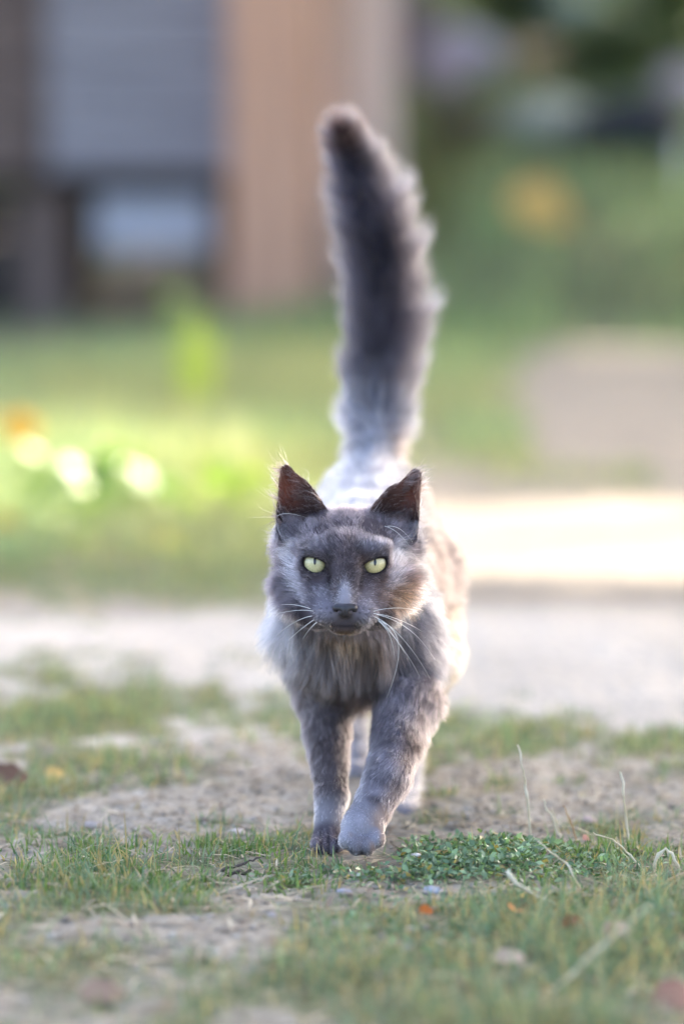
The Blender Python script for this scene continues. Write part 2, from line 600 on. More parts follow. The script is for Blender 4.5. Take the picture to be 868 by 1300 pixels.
OV, OF = octa()
n = 4500
x = rng.uniform(-.5, .5, n); y = rng.uniform(-.75, .6, n)
k = rng.random(n) < (.1 + .9 * sstep(.75, .15, veg(x, y))); x, y = x[k], y[k]; n = len(x)
r = np.minimum(rng.gamma(2.2, .0008, n) + .0006, .0034)
sc = r[:, None] * rng.uniform(.6, 1.4, (n, 3)) * np.array([1.15, 1.15, .7])
vv = OV[None] * sc[:, None] * rng.uniform(.8, 1.15, (n, len(OV), 1)) + np.stack([x, y, gz1(x, y) + r * .25], -1)[:, None]
ff = (OF[None] + (np.arange(n) * len(OV))[:, None, None]).reshape(-1, 3)
t = rng.random((n, 1))
cc = (lin(182, 172, 158) * t + lin(134, 122, 108) * (1 - t)) * rng.uniform(.75, 1.15, (n, 1))
gravel = link('gravel', mesh_np('gravel', vv.reshape(-1, 3), ff, np.repeat(cc, len(OV), 0)), M_STONE)
tag(gravel, 'fine gravel scattered on the dirt path', kind='stuff')

# ------------------------------------------------------------------ the cat: one implicit surface, then fur
HC = P(438, 718, .065)
HW = CAM - HC; HW = HW / np.linalg.norm(HW)
HU = np.array([1.0, 0, 0]) - HW * HW[0]; HU /= np.linalg.norm(HU)
HV = np.cross(HW, HU)
HS = float(np.dot(HC - CAM, FWD)) / F_PX      # metres per unit of the head's own frame
HM = np.stack([HU, HV, HW])


def hl(u, v, w):
    return HC + HS * (u * HU + v * HV + w * HW)


def to_head(p):
    q = (p - HC) @ HM.T / HS
    return q[..., 0], q[..., 1], q[..., 2]


H = 0.0015
LO = np.array([-.125, -.055, -.006]); HI = np.array([.15, .60, .60])
NG = np.ceil((HI - LO) / H).astype(int)
FIELD = np.full(NG, 1.0, np.float32)
AX = [(LO[i] + H * np.arange(NG[i])).astype(np.float32) for i in range(3)]


def region(lo, hi):
    a = np.clip(((np.array(lo) - LO) / H).astype(int), 0, NG)
    b = np.clip(((np.array(hi) - LO) / H).astype(int) + 2, 0, NG)
    sl = tuple(slice(a[i], b[i]) for i in range(3))
    return sl, AX[0][sl[0]][:, None, None], AX[1][sl[1]][None, :, None], AX[2][sl[2]][None, None, :]


def smin(a, b, k):
    h = np.maximum(k - np.abs(a - b), 0) / k
    return np.minimum(a, b) - h * h * k * .25


def cone(a, b, ra, rb, k=.012, sub=False):
    a, b = np.array(a), np.array(b)
    m = max(ra, rb) + k + .004
    sl, X, Y, Z = region(np.minimum(a, b) - m, np.maximum(a, b) + m)
    ab = b - a
    t = np.clip(((X - a[0]) * ab[0] + (Y - a[1]) * ab[1] + (Z - a[2]) * ab[2]) / (ab @ ab), 0, 1)
    d = np.sqrt((X - a[0] - t * ab[0]) ** 2 + (Y - a[1] - t * ab[1]) ** 2 + (Z - a[2] - t * ab[2]) ** 2) - (ra + t * (rb - ra))
    FIELD[sl] = -smin(-FIELD[sl], d, k) if sub else smin(FIELD[sl], d, k)


def ell(c, rad, k=.012, M=None, sub=False):
    c, rad = np.array(c), np.array(rad)
    m = rad.max() + k + .004
    sl, X, Y, Z = region(c - m, c + m)
    M = np.eye(3) if M is None else M
    q = [(X - c[0]) * M[i][0] + (Y - c[1]) * M[i][1] + (Z - c[2]) * M[i][2] for i in range(3)]
    k0 = np.sqrt(sum((q[i] / rad[i]) ** 2 for i in range(3)))
    k1 = np.sqrt(sum((q[i] / rad[i] ** 2) ** 2 for i in range(3))) + 1e-6
    d = k0 * (k0 - 1) / k1
    FIELD[sl] = -smin(-FIELD[sl], d, k) if sub else smin(FIELD[sl], d, k)


def hell(u, v, w, ru, rv, rw, k=10, rot=0.0, sub=False):
    c, s = math.cos(rot), math.sin(rot)
    M = np.stack([c * HU + s * HV, -s * HU + c * HV, HW])
    ell(hl(u, v, w), np.array([ru, rv, rw]) * HS, k * HS, M, sub)


def hcone(a, b, ra, rb, k=10):
    cone(hl(*a), hl(*b), ra * HS, rb * HS, k * HS)


# trunk
cone(P(452, 752, .17), P(470, 722, .34), .052, .058, .02)
cone(P(470, 722, .34), P(474, 650, .475), .058, .050, .02)
ell(P(447, 800, .155), (.050, .062, .060), .025)
ell(P(476, 775, .36), (.052, .10, .045), .02)                       # belly
cone(P(440, 742, .11), P(450, 770, .18), .044, .050, .02)           # neck
# near front leg, planted (photo left)
L1 = [P(402, 800, .165), P(412, 890, .155), P(421, 1010, .085), P(416, 1060, .062)]
cone(P(398, 775, .17), L1[0], .030, .027, .02)
cone(L1[0], L1[1], .029, .0205, .015)
cone(L1[1], L1[2], .0205, .0125, .010)
cone(L1[2], L1[3], .0115, .0115, .006)
ell(P(415, 1071, .050), (.0135, .017, .0085), .006)
for px, py in [(402, 1073), (411, 1077), (422, 1077), (431, 1073)]:
    ell(P(px, py, .037), (.0052, .009, .0056), .0016)
# swinging front leg (photo right)
L2 = [P(510, 800, .15), P(517, 892, .115), P(493, 985, .035), P(463, 1044, .004)]
cone(P(500, 775, .17), L2[0], .030, .027, .02)
cone(L2[0], L2[1], .029, .0235, .015)
cone(L2[1], L2[2], .0235, .0165, .010)
cone(L2[2], L2[3], .0165, .0150, .008)
ell(P(459, 1054, -.006), (.0165, .017, .0145), .008)
for px, py, dy in [(440, 1066, 0), (452, 1074, -.005), (466, 1074, -.005), (478, 1065, 0)]:
    ell(P(px, py, -.019 + dy), (.0066, .0112, .0077), .0026)
# hind legs
cone(P(525, 720, .43), P(540, 830, .35), .040, .026, .02)
cone(P(540, 830, .35), P(520, 950, .35), .026, .012, .012)
cone(P(520, 950, .35), P(513, 1020, .265), .0115, .0105, .006)
ell(P(512, 1028, .25), (.0125, .019, .008), .006)
cone(P(425, 720, .45), P(432, 820, .40), .038, .025, .02)
cone(P(432, 820, .40), P(450, 905, .47), .025, .0115, .012)
cone(P(450, 905, .47), P(455, 968, .425), .0110, .0105, .006)
ell(P(456, 978, .41), (.0125, .018, .008), .006)
# tail
TAIL = np.array([P(474, 590, .50), P(477, 540, .525), P(484, 470, .54), P(490, 400, .54), P(485, 320, .53), P(471, 258, .515), P(453, 205, .50), P(434, 162, .475)])
TR = [.024, .021, .018, .0165, .015, .013, .0105, .008]
for i in range(len(TAIL) - 1):
    cone(TAIL[i], TAIL[i + 1], TR[i], TR[i + 1], .012 if i < 2 else .004)
# head
hell(0, 8, -10, 70, 64, 74, 20)
hell(-62, 36, -22, 24, 30, 30, 22); hell(63, 34, -22, 24, 30, 30, 22)
hell(-46, -28, 8, 42, 36, 44, 18); hell(46, -28, 8, 42, 36, 44, 18)
hell(0, -46, 45, 36, 30, 40, 18)
hell(-36, -54, 34, 34, 26, 34, 18); hell(36, -54, 34, 34, 26, 34, 18)
hcone((0, 22, 54), (0, -44, 90), 22, 11, 14)
hell(-17, -61, 70, 24, 16, 22, 8); hell(17, -61, 70, 24, 16, 22, 8)
hell(0, -75, 60, 22, 12, 20, 8)
hell(-32, 20, 48, 26, 13, 22, 14, -.15); hell(32, 20, 48, 26, 13, 22, 14, .15)
hell(0, -56, 92, 12, 8, 9, 5)
EYES = [(-38.0, 3.0, 43.0, -.32), (37.5, 2.0, 43.0, .32)]
EA, EB, ETOP = 14.2, 11.0, 5.5


def eye_cut(u, v, w, r):
    c = hl(u, v, w + 20)
    sl, X, Y, Z = region(c - .02, c + .02)
    q = [((X - HC[0]) * A[0] + (Y - HC[1]) * A[1] + (Z - HC[2]) * A[2]) / HS for A in (HU, HV, HW)]
    c_, s_ = math.cos(r), math.sin(r)
    x, y = c_ * (q[0] - u) + s_ * (q[1] - v), -s_ * (q[0] - u) + c_ * (q[1] - v)
    d = (np.sqrt((x / EA) ** 2 + (y / EB) ** 2) - 1) * EB
    d = np.maximum(d, y - ETOP + .012 * x * x)
    d = np.maximum(d, w - 14 - q[2]) * HS
    FIELD[sl] = -smin(-FIELD[sl], d.astype(np.float32), 2.0 * HS)


for u, v, w, r in EYES:
    hell(u, v, w, 21, 21, 21, 7)
for u, v, w, r in EYES:
    eye_cut(u, v, w, r)
hcone_m = [((-25, -79, 82), (0, -74.5, 100)), ((25, -79, 82), (0, -74.5, 100))]
for a, b in hcone_m:
    cone(hl(*a), hl(*b), 1.8 * HS, 1.8 * HS, 2 * HS, True)
# ears: cupped sheets
EARS = [((-75, 120), (-81, 40), (-27, 50)), ((89, 115), (84, 37), (30, 47))]


def tri_sd(u, v, T):
    T = [np.array(q, float) for q in T]
    area = (T[1][0] - T[0][0]) * (T[2][1] - T[0][1]) - (T[1][1] - T[0][1]) * (T[2][0] - T[0][0])
    s = np.sign(area)
    out, best = None, None
    for i in range(3):
        a, b = T[i], T[(i + 1) % 3]
        e = b - a
        L = np.hypot(*e)
        side = -s * (e[0] * (v - a[1]) - e[1] * (u - a[0])) / L      # positive outside
        t = np.clip(((u - a[0]) * e[0] + (v - a[1]) * e[1]) / (L * L), 0, 1)
        dd = np.hypot(u - a[0] - t * e[0], v - a[1] - t * e[1])
        out = side if out is None else np.maximum(out, side)
        best = dd if best is None else np.minimum(best, dd)
    return np.where(out > 0, best, -best)


for T in EARS:
    cu, cv = np.mean([q[0] for q in T]), np.mean([q[1] for q in T])
    c = hl(cu, cv, -10)
    sl, X, Y, Z = region(c - .062, c + .062)
    dx, dy, dz = X - HC[0], Y - HC[1], Z - HC[2]
    u, v, w = [(dx * A[0] + dy * A[1] + dz * A[2]) / HS for A in (HU, HV, HW)]
    # the rim bows outwards on the inner side
    inner = (u - cu) * (1 if cu < 0 else -1)
    t2 = tri_sd(u, v, T)
    bow = 8 * np.clip(1 - ((v - 88) / 50) ** 2, 0, 1) * sstep(-6, 14, inner)
    t2 = t2 - 9 - bow
    rim = -6 - .10 * (v - 60) + .10 * np.abs(u - cu)
    ws = rim - 26 * sstep(0, 24, -t2) + 4
    th = 2.6 + 1.2 * sstep(0, 25, -t2)
    d1, d2 = t2, np.abs(w - ws) - th
    d = -smin(-d1, -d2, 3.0) * HS * .8
    FIELD[sl] = smin(FIELD[sl], d.astype(np.float32), 6 * HS)


def surface_nets(f, lo, h):
    s = f < 0
    n = np.array(f.shape) - 1
    cnt = np.zeros(n, np.uint8)
    offs = [(i, j, k) for i in (0, 1) for j in (0, 1) for k in (0, 1)]
    for i, j, k in offs:
        cnt += s[i:i + n[0], j:j + n[1], k:k + n[2]]
    flat_ = np.flatnonzero(((cnt > 0) & (cnt < 8)).ravel())
    ci = np.stack(np.unravel_index(flat_, n), -1)
    val = np.stack([f[ci[:, 0] + i, ci[:, 1] + j, ci[:, 2] + k] for i, j, k in offs], -1)
    acc = np.zeros((len(ci), 3)); num = np.zeros(len(ci))
    for a in range(8):
        for b in range(a + 1, 8):
            oa, ob = np.array(offs[a]), np.array(offs[b])
            if np.abs(oa - ob).sum() != 1:
                continue
            va, vb = val[:, a], val[:, b]
            m = (va < 0) != (vb < 0)
            t = np.where(m, va / np.where(m, va - vb, 1), 0)[:, None]
            acc += np.where(m[:, None], oa + t * (ob - oa), 0)
            num += m
    v = lo + h * (ci + acc / num[:, None])
    faces = []
    mul = np.array([n[1] * n[2], n[2], 1])
    for ax in range(3):
        o = [slice(None)] * 3; q = [slice(None)] * 3
        o[ax] = slice(0, -1); q[ax] = slice(1, None)
        A, B = s[tuple(o)], s[tuple(q)]
        e = np.stack(np.nonzero(A != B), -1)
        inside = A[tuple(e.T)]
        b1, b2 = (ax + 1) % 3, (ax + 2) % 3
        e_ok = (e[:, b1] > 0) & (e[:, b2] > 0) & (e[:, b1] < n[b1]) & (e[:, b2] < n[b2])
        e, inside = e[e_ok], inside[e_ok]
        ids = []
        for d1, d2 in ((1, 1), (0, 1), (0, 0), (1, 0)):
            c = e.copy(); c[:, b1] -= d1; c[:, b2] -= d2
            ids.append(np.searchsorted(flat_, c @ mul))
        Q = np.stack(ids, -1)
        Q[~inside] = Q[~inside][:, ::-1]
        faces.append(Q)
    return v, np.concatenate(faces)


BVx, BF = surface_nets(FIELD, LO, H)
# drop anything loose, then relax
for _ in range(2):
    acc = np.zeros_like(BVx); num = np.zeros(len(BVx))
    for a, b in ((0, 1), (1, 2), (2, 3), (3, 0)):
        np.add.at(acc, BF[:, a], BVx[BF[:, b]]); np.add.at(num, BF[:, a], 1)
        np.add.at(acc, BF[:, b], BVx[BF[:, a]]); np.add.at(num, BF[:, b], 1)
    BVx = BVx * .55 + .45 * acc / num[:, None]
FN = np.cross(BVx[BF[:, 2]] - BVx[BF[:, 0]], BVx[BF[:, 3]] - BVx[BF[:, 1]])
FA = .5 * np.linalg.norm(FN, axis=1)
BN = np.zeros_like(BVx)
for k in range(4):
    np.add.at(BN, BF[:, k], FN)
BN /= np.linalg.norm(BN, axis=1)[:, None] + 1e-12


def tail_param(p):
    """distance to the tail's line, its tangent, and place along it (0 root .. 1 tip)"""
    best = np.full(len(p), 9.0); tg = np.zeros_like(p); tt = np.zeros(len(p))
    for i in range(len(TAIL) - 1):
        a, b = TAIL[i], TAIL[i + 1]
        ab = b - a
        t = np.clip((p - a) @ ab / (ab @ ab), 0, 1)
        d = np.linalg.norm(p - a - t[:, None] * ab, axis=1)
        m = d < best
        best[m] = d[m]; tg[m] = ab / np.linalg.norm(ab); tt[m] = ((i + t) / (len(TAIL) - 1))[m]
    return best, tg, tt


def seg_dist(p, a, b):
    ab = b - a
    t = np.clip((p - a) @ ab / (ab @ ab), 0, 1)
    return np.linalg.norm(p - a - t[:, None] * ab, axis=1), t


def eye_e(u, v):
    out = np.full(len(u), 9.0)
    for eu, ev, ew, r in EYES:
        c, s = math.cos(r), math.sin(r)
        a, b = u - eu, v - ev
        x, y = c * a + s * b, -s * a + c * b
        e = np.hypot(x / EA, y / EB)
        out = np.minimum(out, np.maximum(e, 1 + (y - ETOP + .012 * x * x) / 11))
    return out


def nrm(a):
    return a / (np.linalg.norm(a, axis=-1, keepdims=True) + 1e-9)


def mixc(c, w, col):
    return c * (1 - w[:, None]) + np.asarray(col)[None] * w[:, None]


def gauss(u, v, cu, cv, su, sv):
    return np.exp(-(((u - cu) / su) ** 2 + ((v - cv) / sv) ** 2))


FUR_BASE = lin(104, 100, 106)


def coat(p, n):
    """what the coat is like at points p with normals n: colour, length, lie of the hair, lift, density, radius"""
    N = len(p)
    u, v, w = to_head(p)
    dt, tg, tt = tail_param(p)
    ear = ((v > 56) & (np.abs(u - 1) > 24) & (w < 20) & (w > -55) & (np.abs(u) < 112) & (np.hypot(u / 68, (v - 8) / 64) > 1.06)).astype(float)
    hd = np.sqrt(u ** 2 + (v + 8) ** 2 + (np.minimum(w, 0) * 1.1) ** 2)
    head = (1 - sstep(88, 112, hd)) * (w > -75)
    head = np.maximum(head, ear)
    tail = sstep(.05, .16, tt) * (dt < .05) * (p[:, 1] > .42)
    z = p[:, 2]
    mott = fbm(p[:, 0] * 45 + p[:, 1] * 30, p[:, 2] * 45, 71)
    streak = fbm(p[:, 0] * 160, p[:, 2] * 40 + p[:, 1] * 40, 73)
    # ---- trunk and legs
    col = np.repeat(FUR_BASE[None], N, 0) * (.75 + .5 * mott)[:, None]
    up = np.clip(n[:, 2], 0, 1)
    col = mixc(col, sstep(.35, .9, n[:, 2]) * .6, lin(160, 158, 166))  # upward faces paler: bright light on the back painted into the coat
    # rusty fur, with warm bounce light put into the colour, on chest and right flank
    cu_, cv_ = u - 30, v + 120
    col = mixc(col, np.clip(1.2 * np.exp(-((u - 12) / 56) ** 2 - ((v + 88) / 20) ** 2), 0, .9) * (p[:, 1] < .2), lin(96, 70, 48)) * (1 - .6 * sstep(.55, .4, streak) * np.exp(-((u - 8) / 66) ** 2 - ((v + 110) / 50) ** 2))[:, None]
    col = mixc(col, np.clip(1.6 * np.exp(-((u - 6) / 72) ** 2 - ((v + 158) / 56) ** 2), 0, .95) * (p[:, 1] < .2), lin(46, 38, 37))
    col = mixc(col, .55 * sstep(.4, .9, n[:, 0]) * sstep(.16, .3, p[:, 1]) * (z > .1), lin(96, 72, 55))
    col = mixc(col, .28 * sstep(-.3, -.8, n[:, 0]) * (p[:, 1] > .06) * (p[:, 1] < .3) * (z > .16), lin(150, 148, 156))  # left-facing side paler: soft glow painted into the coat
    ln = .014 + .012 * sstep(.6, -.2, n[:, 2])
    front = sstep(.1, -.5, n[:, 1]) * (p[:, 1] < .22)
    ln = ln + front * (.003 * (z > .12) + .005 * sstep(-125, -95, v)) - .009 * front * sstep(-115, -150, v)
    lift = .22 + .14 * front
    d = np.stack([.25 * n[:, 0], .85 * (1 - .9 * front), -(1 - .75 * up) * (.55 + .6 * front)], -1)
    dens = np.full(N, 70.0)
    rad = np.full(N, .000085)
    # legs
    for a, b, c_, ltop, lbot in ((L1[1], L1[2], 0, .014, .006), (L1[2], L1[3], 0, .006, .004), (L2[1], L2[2], 1, .016, .009), (L2[2], L2[3], 1, .009, .0045)):
        ds, t = seg_dist(p, a, b)
        m = (ds < .032) & (z < .135) & (p[:, 1] < .2)
        ln[m] = (ltop + (lbot - ltop) * t)[m]
        d[m] = nrm(b - a)[None] + n[m] * .1
        lift[m] = .2
        dens[m] = 150
        if c_ == 0:
            col[m] = (lin(92, 82, 82)[None] * (.75 + .45 * mott)[:, None])[m]
        else:
            col[m] = (lin(122, 116, 124)[None] * (.25 + .75 * streak + .75 * fbm(p[:, 2] * 110 + p[:, 0] * 50, p[:, 0] * 60, 79))[:, None])[m]
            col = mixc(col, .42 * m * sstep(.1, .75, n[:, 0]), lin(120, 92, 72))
    for q, r_, y_, a_, c_ in (((478, 1013), (.0085, .0032), .012, .75, (50, 44, 50)), ((500, 988), (.006, .006), .03, .6, (56, 50, 54)), ((466, 962), (.010, .003), .045, .7, (52, 47, 53)),
                              ((522, 940), (.010, .016), .07, .55, (72, 60, 54)), ((490, 930), (.012, .004), .075, .6, (60, 55, 60)), ((476, 985), (.008, .0025), .03, .55, (60, 55, 60)), ((455, 1000), (.005, .010), .025, .5, (176, 172, 180))):
        k_ = P(q[0], q[1], y_)  # leg markings, with shade in the wrist and mid-leg creases painted in
        col = mixc(col, a_ * np.exp(-((p[:, 0] - k_[0]) / r_[0]) ** 2 - ((p[:, 2] - k_[2] + .25 * (p[:, 0] - k_[0])) / r_[1]) ** 2) * (p[:, 1] < .13) * (z < .13), lin(*c_))
    zz = sstep(.010, .026, z) * sstep(.052, .030, z) * (np.linalg.norm(p[:, :2] - L1[3][:2], axis=1) < .035)
    col = mixc(col, .6 * zz, lin(166, 160, 166))
    hind = (p[:, 1] > .2) & (z < .16) & (n[:, 2] < .5)
    ln[hind] = .006 + .012 * sstep(.05, .14, z[hind])
    d[hind] = np.array([0, .15, -1.0])
    col[hind] = col[hind] * .4 + .6 * lin(176, 150, 118)  # warm tan puts the orange light on the hind legs into the fur
    col[(p[:, 1] > .2) & (z < .05)] = lin(150, 144, 150)
    paw1 = (np.linalg.norm(p - P(415, 1071, .045), axis=1) < .024)
    paw2 = (np.linalg.norm(p - P(459, 1060, -.012), axis=1) < .030)
    for m, c in ((paw1, lin(96, 88, 94)), (paw2, lin(138, 134, 142))):
        ln[m] = .0030
        d[m] = np.array([0, -.7, -.7])
        dens[m] = 260
        lift[m] = .2
        pd = np.linalg.norm(p - (P(415, 1071, .045) if m is paw1 else P(459, 1060, -.012)), axis=1)
        r0 = .024 if m is paw1 else .030
        wgt_ = m * sstep(r0, r0 - .010, pd)[:]
        col = col * (1 - wgt_[:, None]) + wgt_[:, None] * c[None] * (.35 + .6 * mott + .65 * streak)[:, None]
    k_ = P(436, 1050, -.02)
    col = mixc(col, .6 * paw2 * np.exp(-((p[:, 0] - k_[0]) / .006) ** 2 - ((p[:, 2] - k_[2]) / .012) ** 2), lin(186, 182, 190))
    k_ = P(456, 1076, -.025)
    col = mixc(col, .5 * paw2 * np.exp(-((p[:, 0] - k_[0]) / .016) ** 2 - ((p[:, 2] - k_[2]) / .007) ** 2), lin(84, 76, 80))
    for pw, vx, yy in ((paw2, (446, 459, 472), -.02), (paw1, (407, 416.5, 427), .037)):
        for q in vx:
            xs = P(q, 1070, yy)[0]
            col[pw] *= (1 - .7 * np.exp(-((p[pw, 0] - xs) / .0011) ** 2) * sstep(.024, .016, p[pw, 2]))[:, None]  # shade in the clefts between the toes painted into the fur
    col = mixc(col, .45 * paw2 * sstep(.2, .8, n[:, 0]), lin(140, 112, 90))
    # ---- tail
    tl = .029 + .017 * sstep(.08, .42, tt) - .023 * sstep(.60, .97, tt)
    ln = ln * (1 - tail) + tl * tail
    d = d * (1 - tail[:, None]) + tg * tail[:, None] * 1.0
    lift = lift * (1 - tail) + .62 * tail
    dens = dens * (1 - tail) + 110 * tail
    tcol = lin(56, 56, 68)[None] * (.6 + .7 * fbm(p[:, 0] * 60, p[:, 2] * 24, 77))[:, None]
    tcol = mixc(tcol, .6 * sstep(.25, .9, n[:, 0]), lin(104, 96, 98))  # right side paler: rim light painted into the tail hair
    tcol = mixc(tcol, .9 * sstep(.86, .97, tt) * sstep(.3, -.2, n[:, 1]), lin(58, 44, 42))
    tcol = mixc(tcol, .6 * sstep(.22, .1, tt), lin(150, 150, 162))
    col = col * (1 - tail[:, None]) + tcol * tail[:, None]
    # ---- head
    hc = lin(94, 87, 93)[None] * (.72 + .5 * mott)[:, None]
    au = np.abs(u)
    hc = mixc(hc, .5 * gauss(u, v, 0, 45, 30, 40) * (w > 0), lin(98, 86, 88))
    hc = mixc(hc, .6 * gauss(u, v, 0, 0, 12, 18) * (w > 20), lin(66, 58, 60))            # warm forehead
    hc = mixc(hc, .8 * gauss(au, v, 19, 20, 7, 26) * (w > 20), lin(46, 42, 48))            # dark lines from the inner brow
    hc = mixc(hc, .9 * gauss(au, v, 20, -22, 4, 20) * (w > 35), lin(44, 38, 42))          # tear line
    hc = mixc(hc, .9 * sstep(14, 5, au + .22 * (v + 44) + 6 * (streak - .5)) * sstep(-10, -30, v + 10 * (streak - .5)) * (v > -52) * (w > 45), lin(190, 188, 198))         # pale bridge
    hc = mixc(hc, (.6 * gauss(au, v, 28, -40, 10, 12) + .4 * gauss(au, v, 26, -58, 16, 12)) * (w > 40), lin(152, 150, 162))
    hc = mixc(hc, .55 * gauss(au, v, 42, 24, 26, 8) * (w > 10), lin(136, 134, 144))         # over the eyes
    st = np.sin((np.hypot(u, (v - 20) * .8)) * .19 + 2.5 * streak)
    hc = hc * (.6 + .8 * streak)[:, None]
    hc = mixc(hc, .8 * sstep(-.1, .8, st) * sstep(40, 62, au) * (v < 34), lin(196, 190, 194))
    hc = mixc(hc, .8 * sstep(-.1, -.8, st) * sstep(40, 58, au) * (v < 34), lin(54, 50, 56))
    hc = mixc(hc, .7 * gauss(au, v, 22, -58, 20, 16) * (w > 40), lin(150, 146, 156))
    for a_, b_ in ((16, -52), (23, -53), (30, -54), (18, -59), (26, -60), (34, -61), (17, -66), (24, -67)):
        hc = mixc(hc, .6 * gauss(au, v, a_, b_, 1.7, 1.7) * (w > 35), lin(40, 36, 40))
    hc = mixc(hc, .65 * gauss(u, v, 62, -38, 28, 24), lin(150, 112, 76))
    hc = mixc(hc, .3 * gauss(u, v, 22, 2, 8, 12), lin(130, 96, 70))
    hc = mixc(hc, .75 * gauss(u, v, 8, -90, 44, 8), lin(158, 124, 84))
    hc = mixc(hc, .7 * gauss(au * .5, v - .04 * au, 0, -76, 9, 2.0) * (w > 50), lin(48, 42, 44))   # mouth
    hc = mixc(hc, .8 * sstep(1.34, 1.10, eye_e(u, v)) * (w > 15), lin(26, 23, 26))
    rx, ry = u, v + 40
    hd_dir = (u * 1.0)[:, None] * HU + (v + 42)[:, None] * HV - (30 + .35 * np.hypot(u, v + 42))[:, None] * HW
    hd_dir = nrm(hd_dir) + sstep(38, 80, au)[:, None] * sstep(30, -20, v)[:, None] * (-.55 * HV)[None]
    low = sstep(-62, -84, v)[:, None]
    hd_dir = hd_dir * (1 - low) + low * (-HV[None] * 1.0 + .15 * np.sign(u)[:, None] * HU[None])
    hl_ = .0040 + .0065 * gauss(au, v, 80, 48, 16, 16) + .0045 * sstep(10, 60, v) + .0085 * sstep(44, 80, au) * sstep(50, 10, v) + .010 * sstep(20, -40, w) * sstep(12, -25, v) + .010 * sstep(-86, -100, v) * sstep(70, 30, au) + .004 * sstep(56, 84, au) * sstep(50, 10, v)
    hl_ = np.where((w > 45) & (np.abs(u) < 26) & (v < 10) & (v > -66), np.minimum(hl_, .0030), hl_)
    hdens = np.full(N, 330.0) - 130 * sstep(60, 85, au)
    hlift = np.full(N, .30) + .10 * sstep(50, 80, au)
    hrad = np.full(N, .000075)
    # ears
    isin = ear * sstep(.05, .3, n @ HW)
    ec = lin(92, 84, 88)[None].repeat(N, 0)
    ec = mixc(ec, isin, lin(98, 74, 68))
    ec = mixc(ec, .7 * isin * sstep(84, 66, v), lin(40, 34, 34))
    hot = gauss(u, v, -72, 98, 12, 20) + .5 * gauss(u, v, 84, 92, 14, 20)
    ec = mixc(ec, np.clip(.7 * isin * hot, 0, 1), lin(176, 104, 76))
    hc = hc * (1 - ear[:, None]) + ec * ear[:, None]
    sgn = np.sign(u)
    e_dir = HV[None] * .8 + sgn[:, None] * HU[None] * .15
    e_in = sgn[:, None] * HU[None] * 1.0 + HV[None] * .28 + HW[None] * .25
    hd_dir = np.where(ear[:, None] > .5, e_dir * (1 - isin[:, None]) + e_in * isin[:, None], hd_dir)
    hl_ = np.where(ear > .5, .0020 + .006 * sstep(72, 58, v) + .0075 * isin * (.3 + 1.2 * (streak > .55)), hl_)
    hdens = np.where(ear > .5, 260 - 190 * isin, hdens)
    hlift = np.where(ear > .5, .12 + .1 * isin, hlift)
    bald = ((eye_e(u, v) < 1.12) & (w > 15)) | ((np.hypot(u / 15.5, (v + 56) / 9.5) < 1) & (w > 78))
    hdens = np.where(bald, 0, hdens)
    hc = hc * .72 * np.array([1.03, .98, .98])
    H1 = head[:, None]
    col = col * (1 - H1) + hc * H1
    ln = ln * (1 - head) + hl_ * head
    d = nrm(d) * (1 - H1) + nrm(hd_dir) * H1
    lift = lift * (1 - head) + hlift * head
    dens = dens * (1 - head) + hdens * head
    rad = rad * (1 - head) + hrad * head
    # ruff behind the cheeks and under the chin
    ruff = sstep(70, 100, hd) * sstep(170, 120, hd) * (p[:, 1] < .16) * (v < 30)
    ln = ln + .005 * ruff * (1 - head)
    dens = dens + 50 * ruff
    back = (n @ nrm(CAM - p).T if False else np.einsum('ij,ij->i', n, nrm(CAM[None] - p)))
    dens = dens * np.where(back < -.45, .45, 1.0)
    d = nrm(d - n * np.einsum('ij,ij->i', d, n)[:, None])
    return col, ln, d, lift, dens, rad


# body mesh, coloured like the undercoat
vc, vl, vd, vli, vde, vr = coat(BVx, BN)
cat = empty('cat', (0.015, .1, 0), 'long-haired grey cat with pale yellow eyes walking with its tail held up', 'cat')
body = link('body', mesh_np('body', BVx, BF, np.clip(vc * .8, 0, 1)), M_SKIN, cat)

# hair roots by area x density
vdens = vde[BF].mean(1)
wgt = FA * vdens
NH = int(min(300000, wgt.sum() * 1e4 * 1.0))
print('cat verts', len(BVx), 'hairs', NH, 'area cm2', FA.sum() * 1e4)
fi = np.searchsorted(np.cumsum(wgt) / wgt.sum(), rng.random(NH))
fi = np.clip(fi, 0, len(BF) - 1)
s1, s2 = rng.random((NH, 1)), rng.random((NH, 1))
q = BF[fi]
lerp4 = lambda A: (A[q[:, 0]] * (1 - s1) + A[q[:, 1]] * s1) * (1 - s2) + (A[q[:, 3]] * (1 - s1) + A[q[:, 2]] * s1) * s2
hp, hn = lerp4(BVx), nrm(lerp4(BN))
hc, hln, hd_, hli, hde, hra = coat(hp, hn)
keep = hde > 5
hp, hn, hc, hln, hd_, hli, hra = [a[keep] for a in (hp, hn, hc, hln, hd_, hli, hra)]
NH = len(hp)
NP = 6
L = hln * rng.uniform(.65, 1.15, NH)
eu_, ev_, ew_ = to_head(hp)
tuft = (ev_ > 62) & (np.abs(eu_) > 26) & (np.abs(eu_) < 112) & (ew_ < 20) & (ew_ > -55) & (hn @ HW > .55) & (rng.random(NH) < .4)
hc[tuft] = lin(176, 160, 154)
L[tuft] *= 1.7
jit = rng.normal(0, 1, (NH, 3))
wob = np.stack([fbm(hp[:, 0] * 70, hp[:, 2] * 70 + hp[:, 1] * 50, 81 + i) - .5 for i in range(3)], -1)
chest_ = ((hp[:, 1] < .2) & (hp[:, 2] > .13) & (hn[:, 1] < 0)).astype(float)[:, None]
dirt_ = nrm(hd_ + (.13 + .08 * chest_) * jit + (.8 + 1.3 * chest_) * wob)
d0 = nrm(dirt_ * (1 - hli)[:, None] + hn * (hli + .12)[:, None])
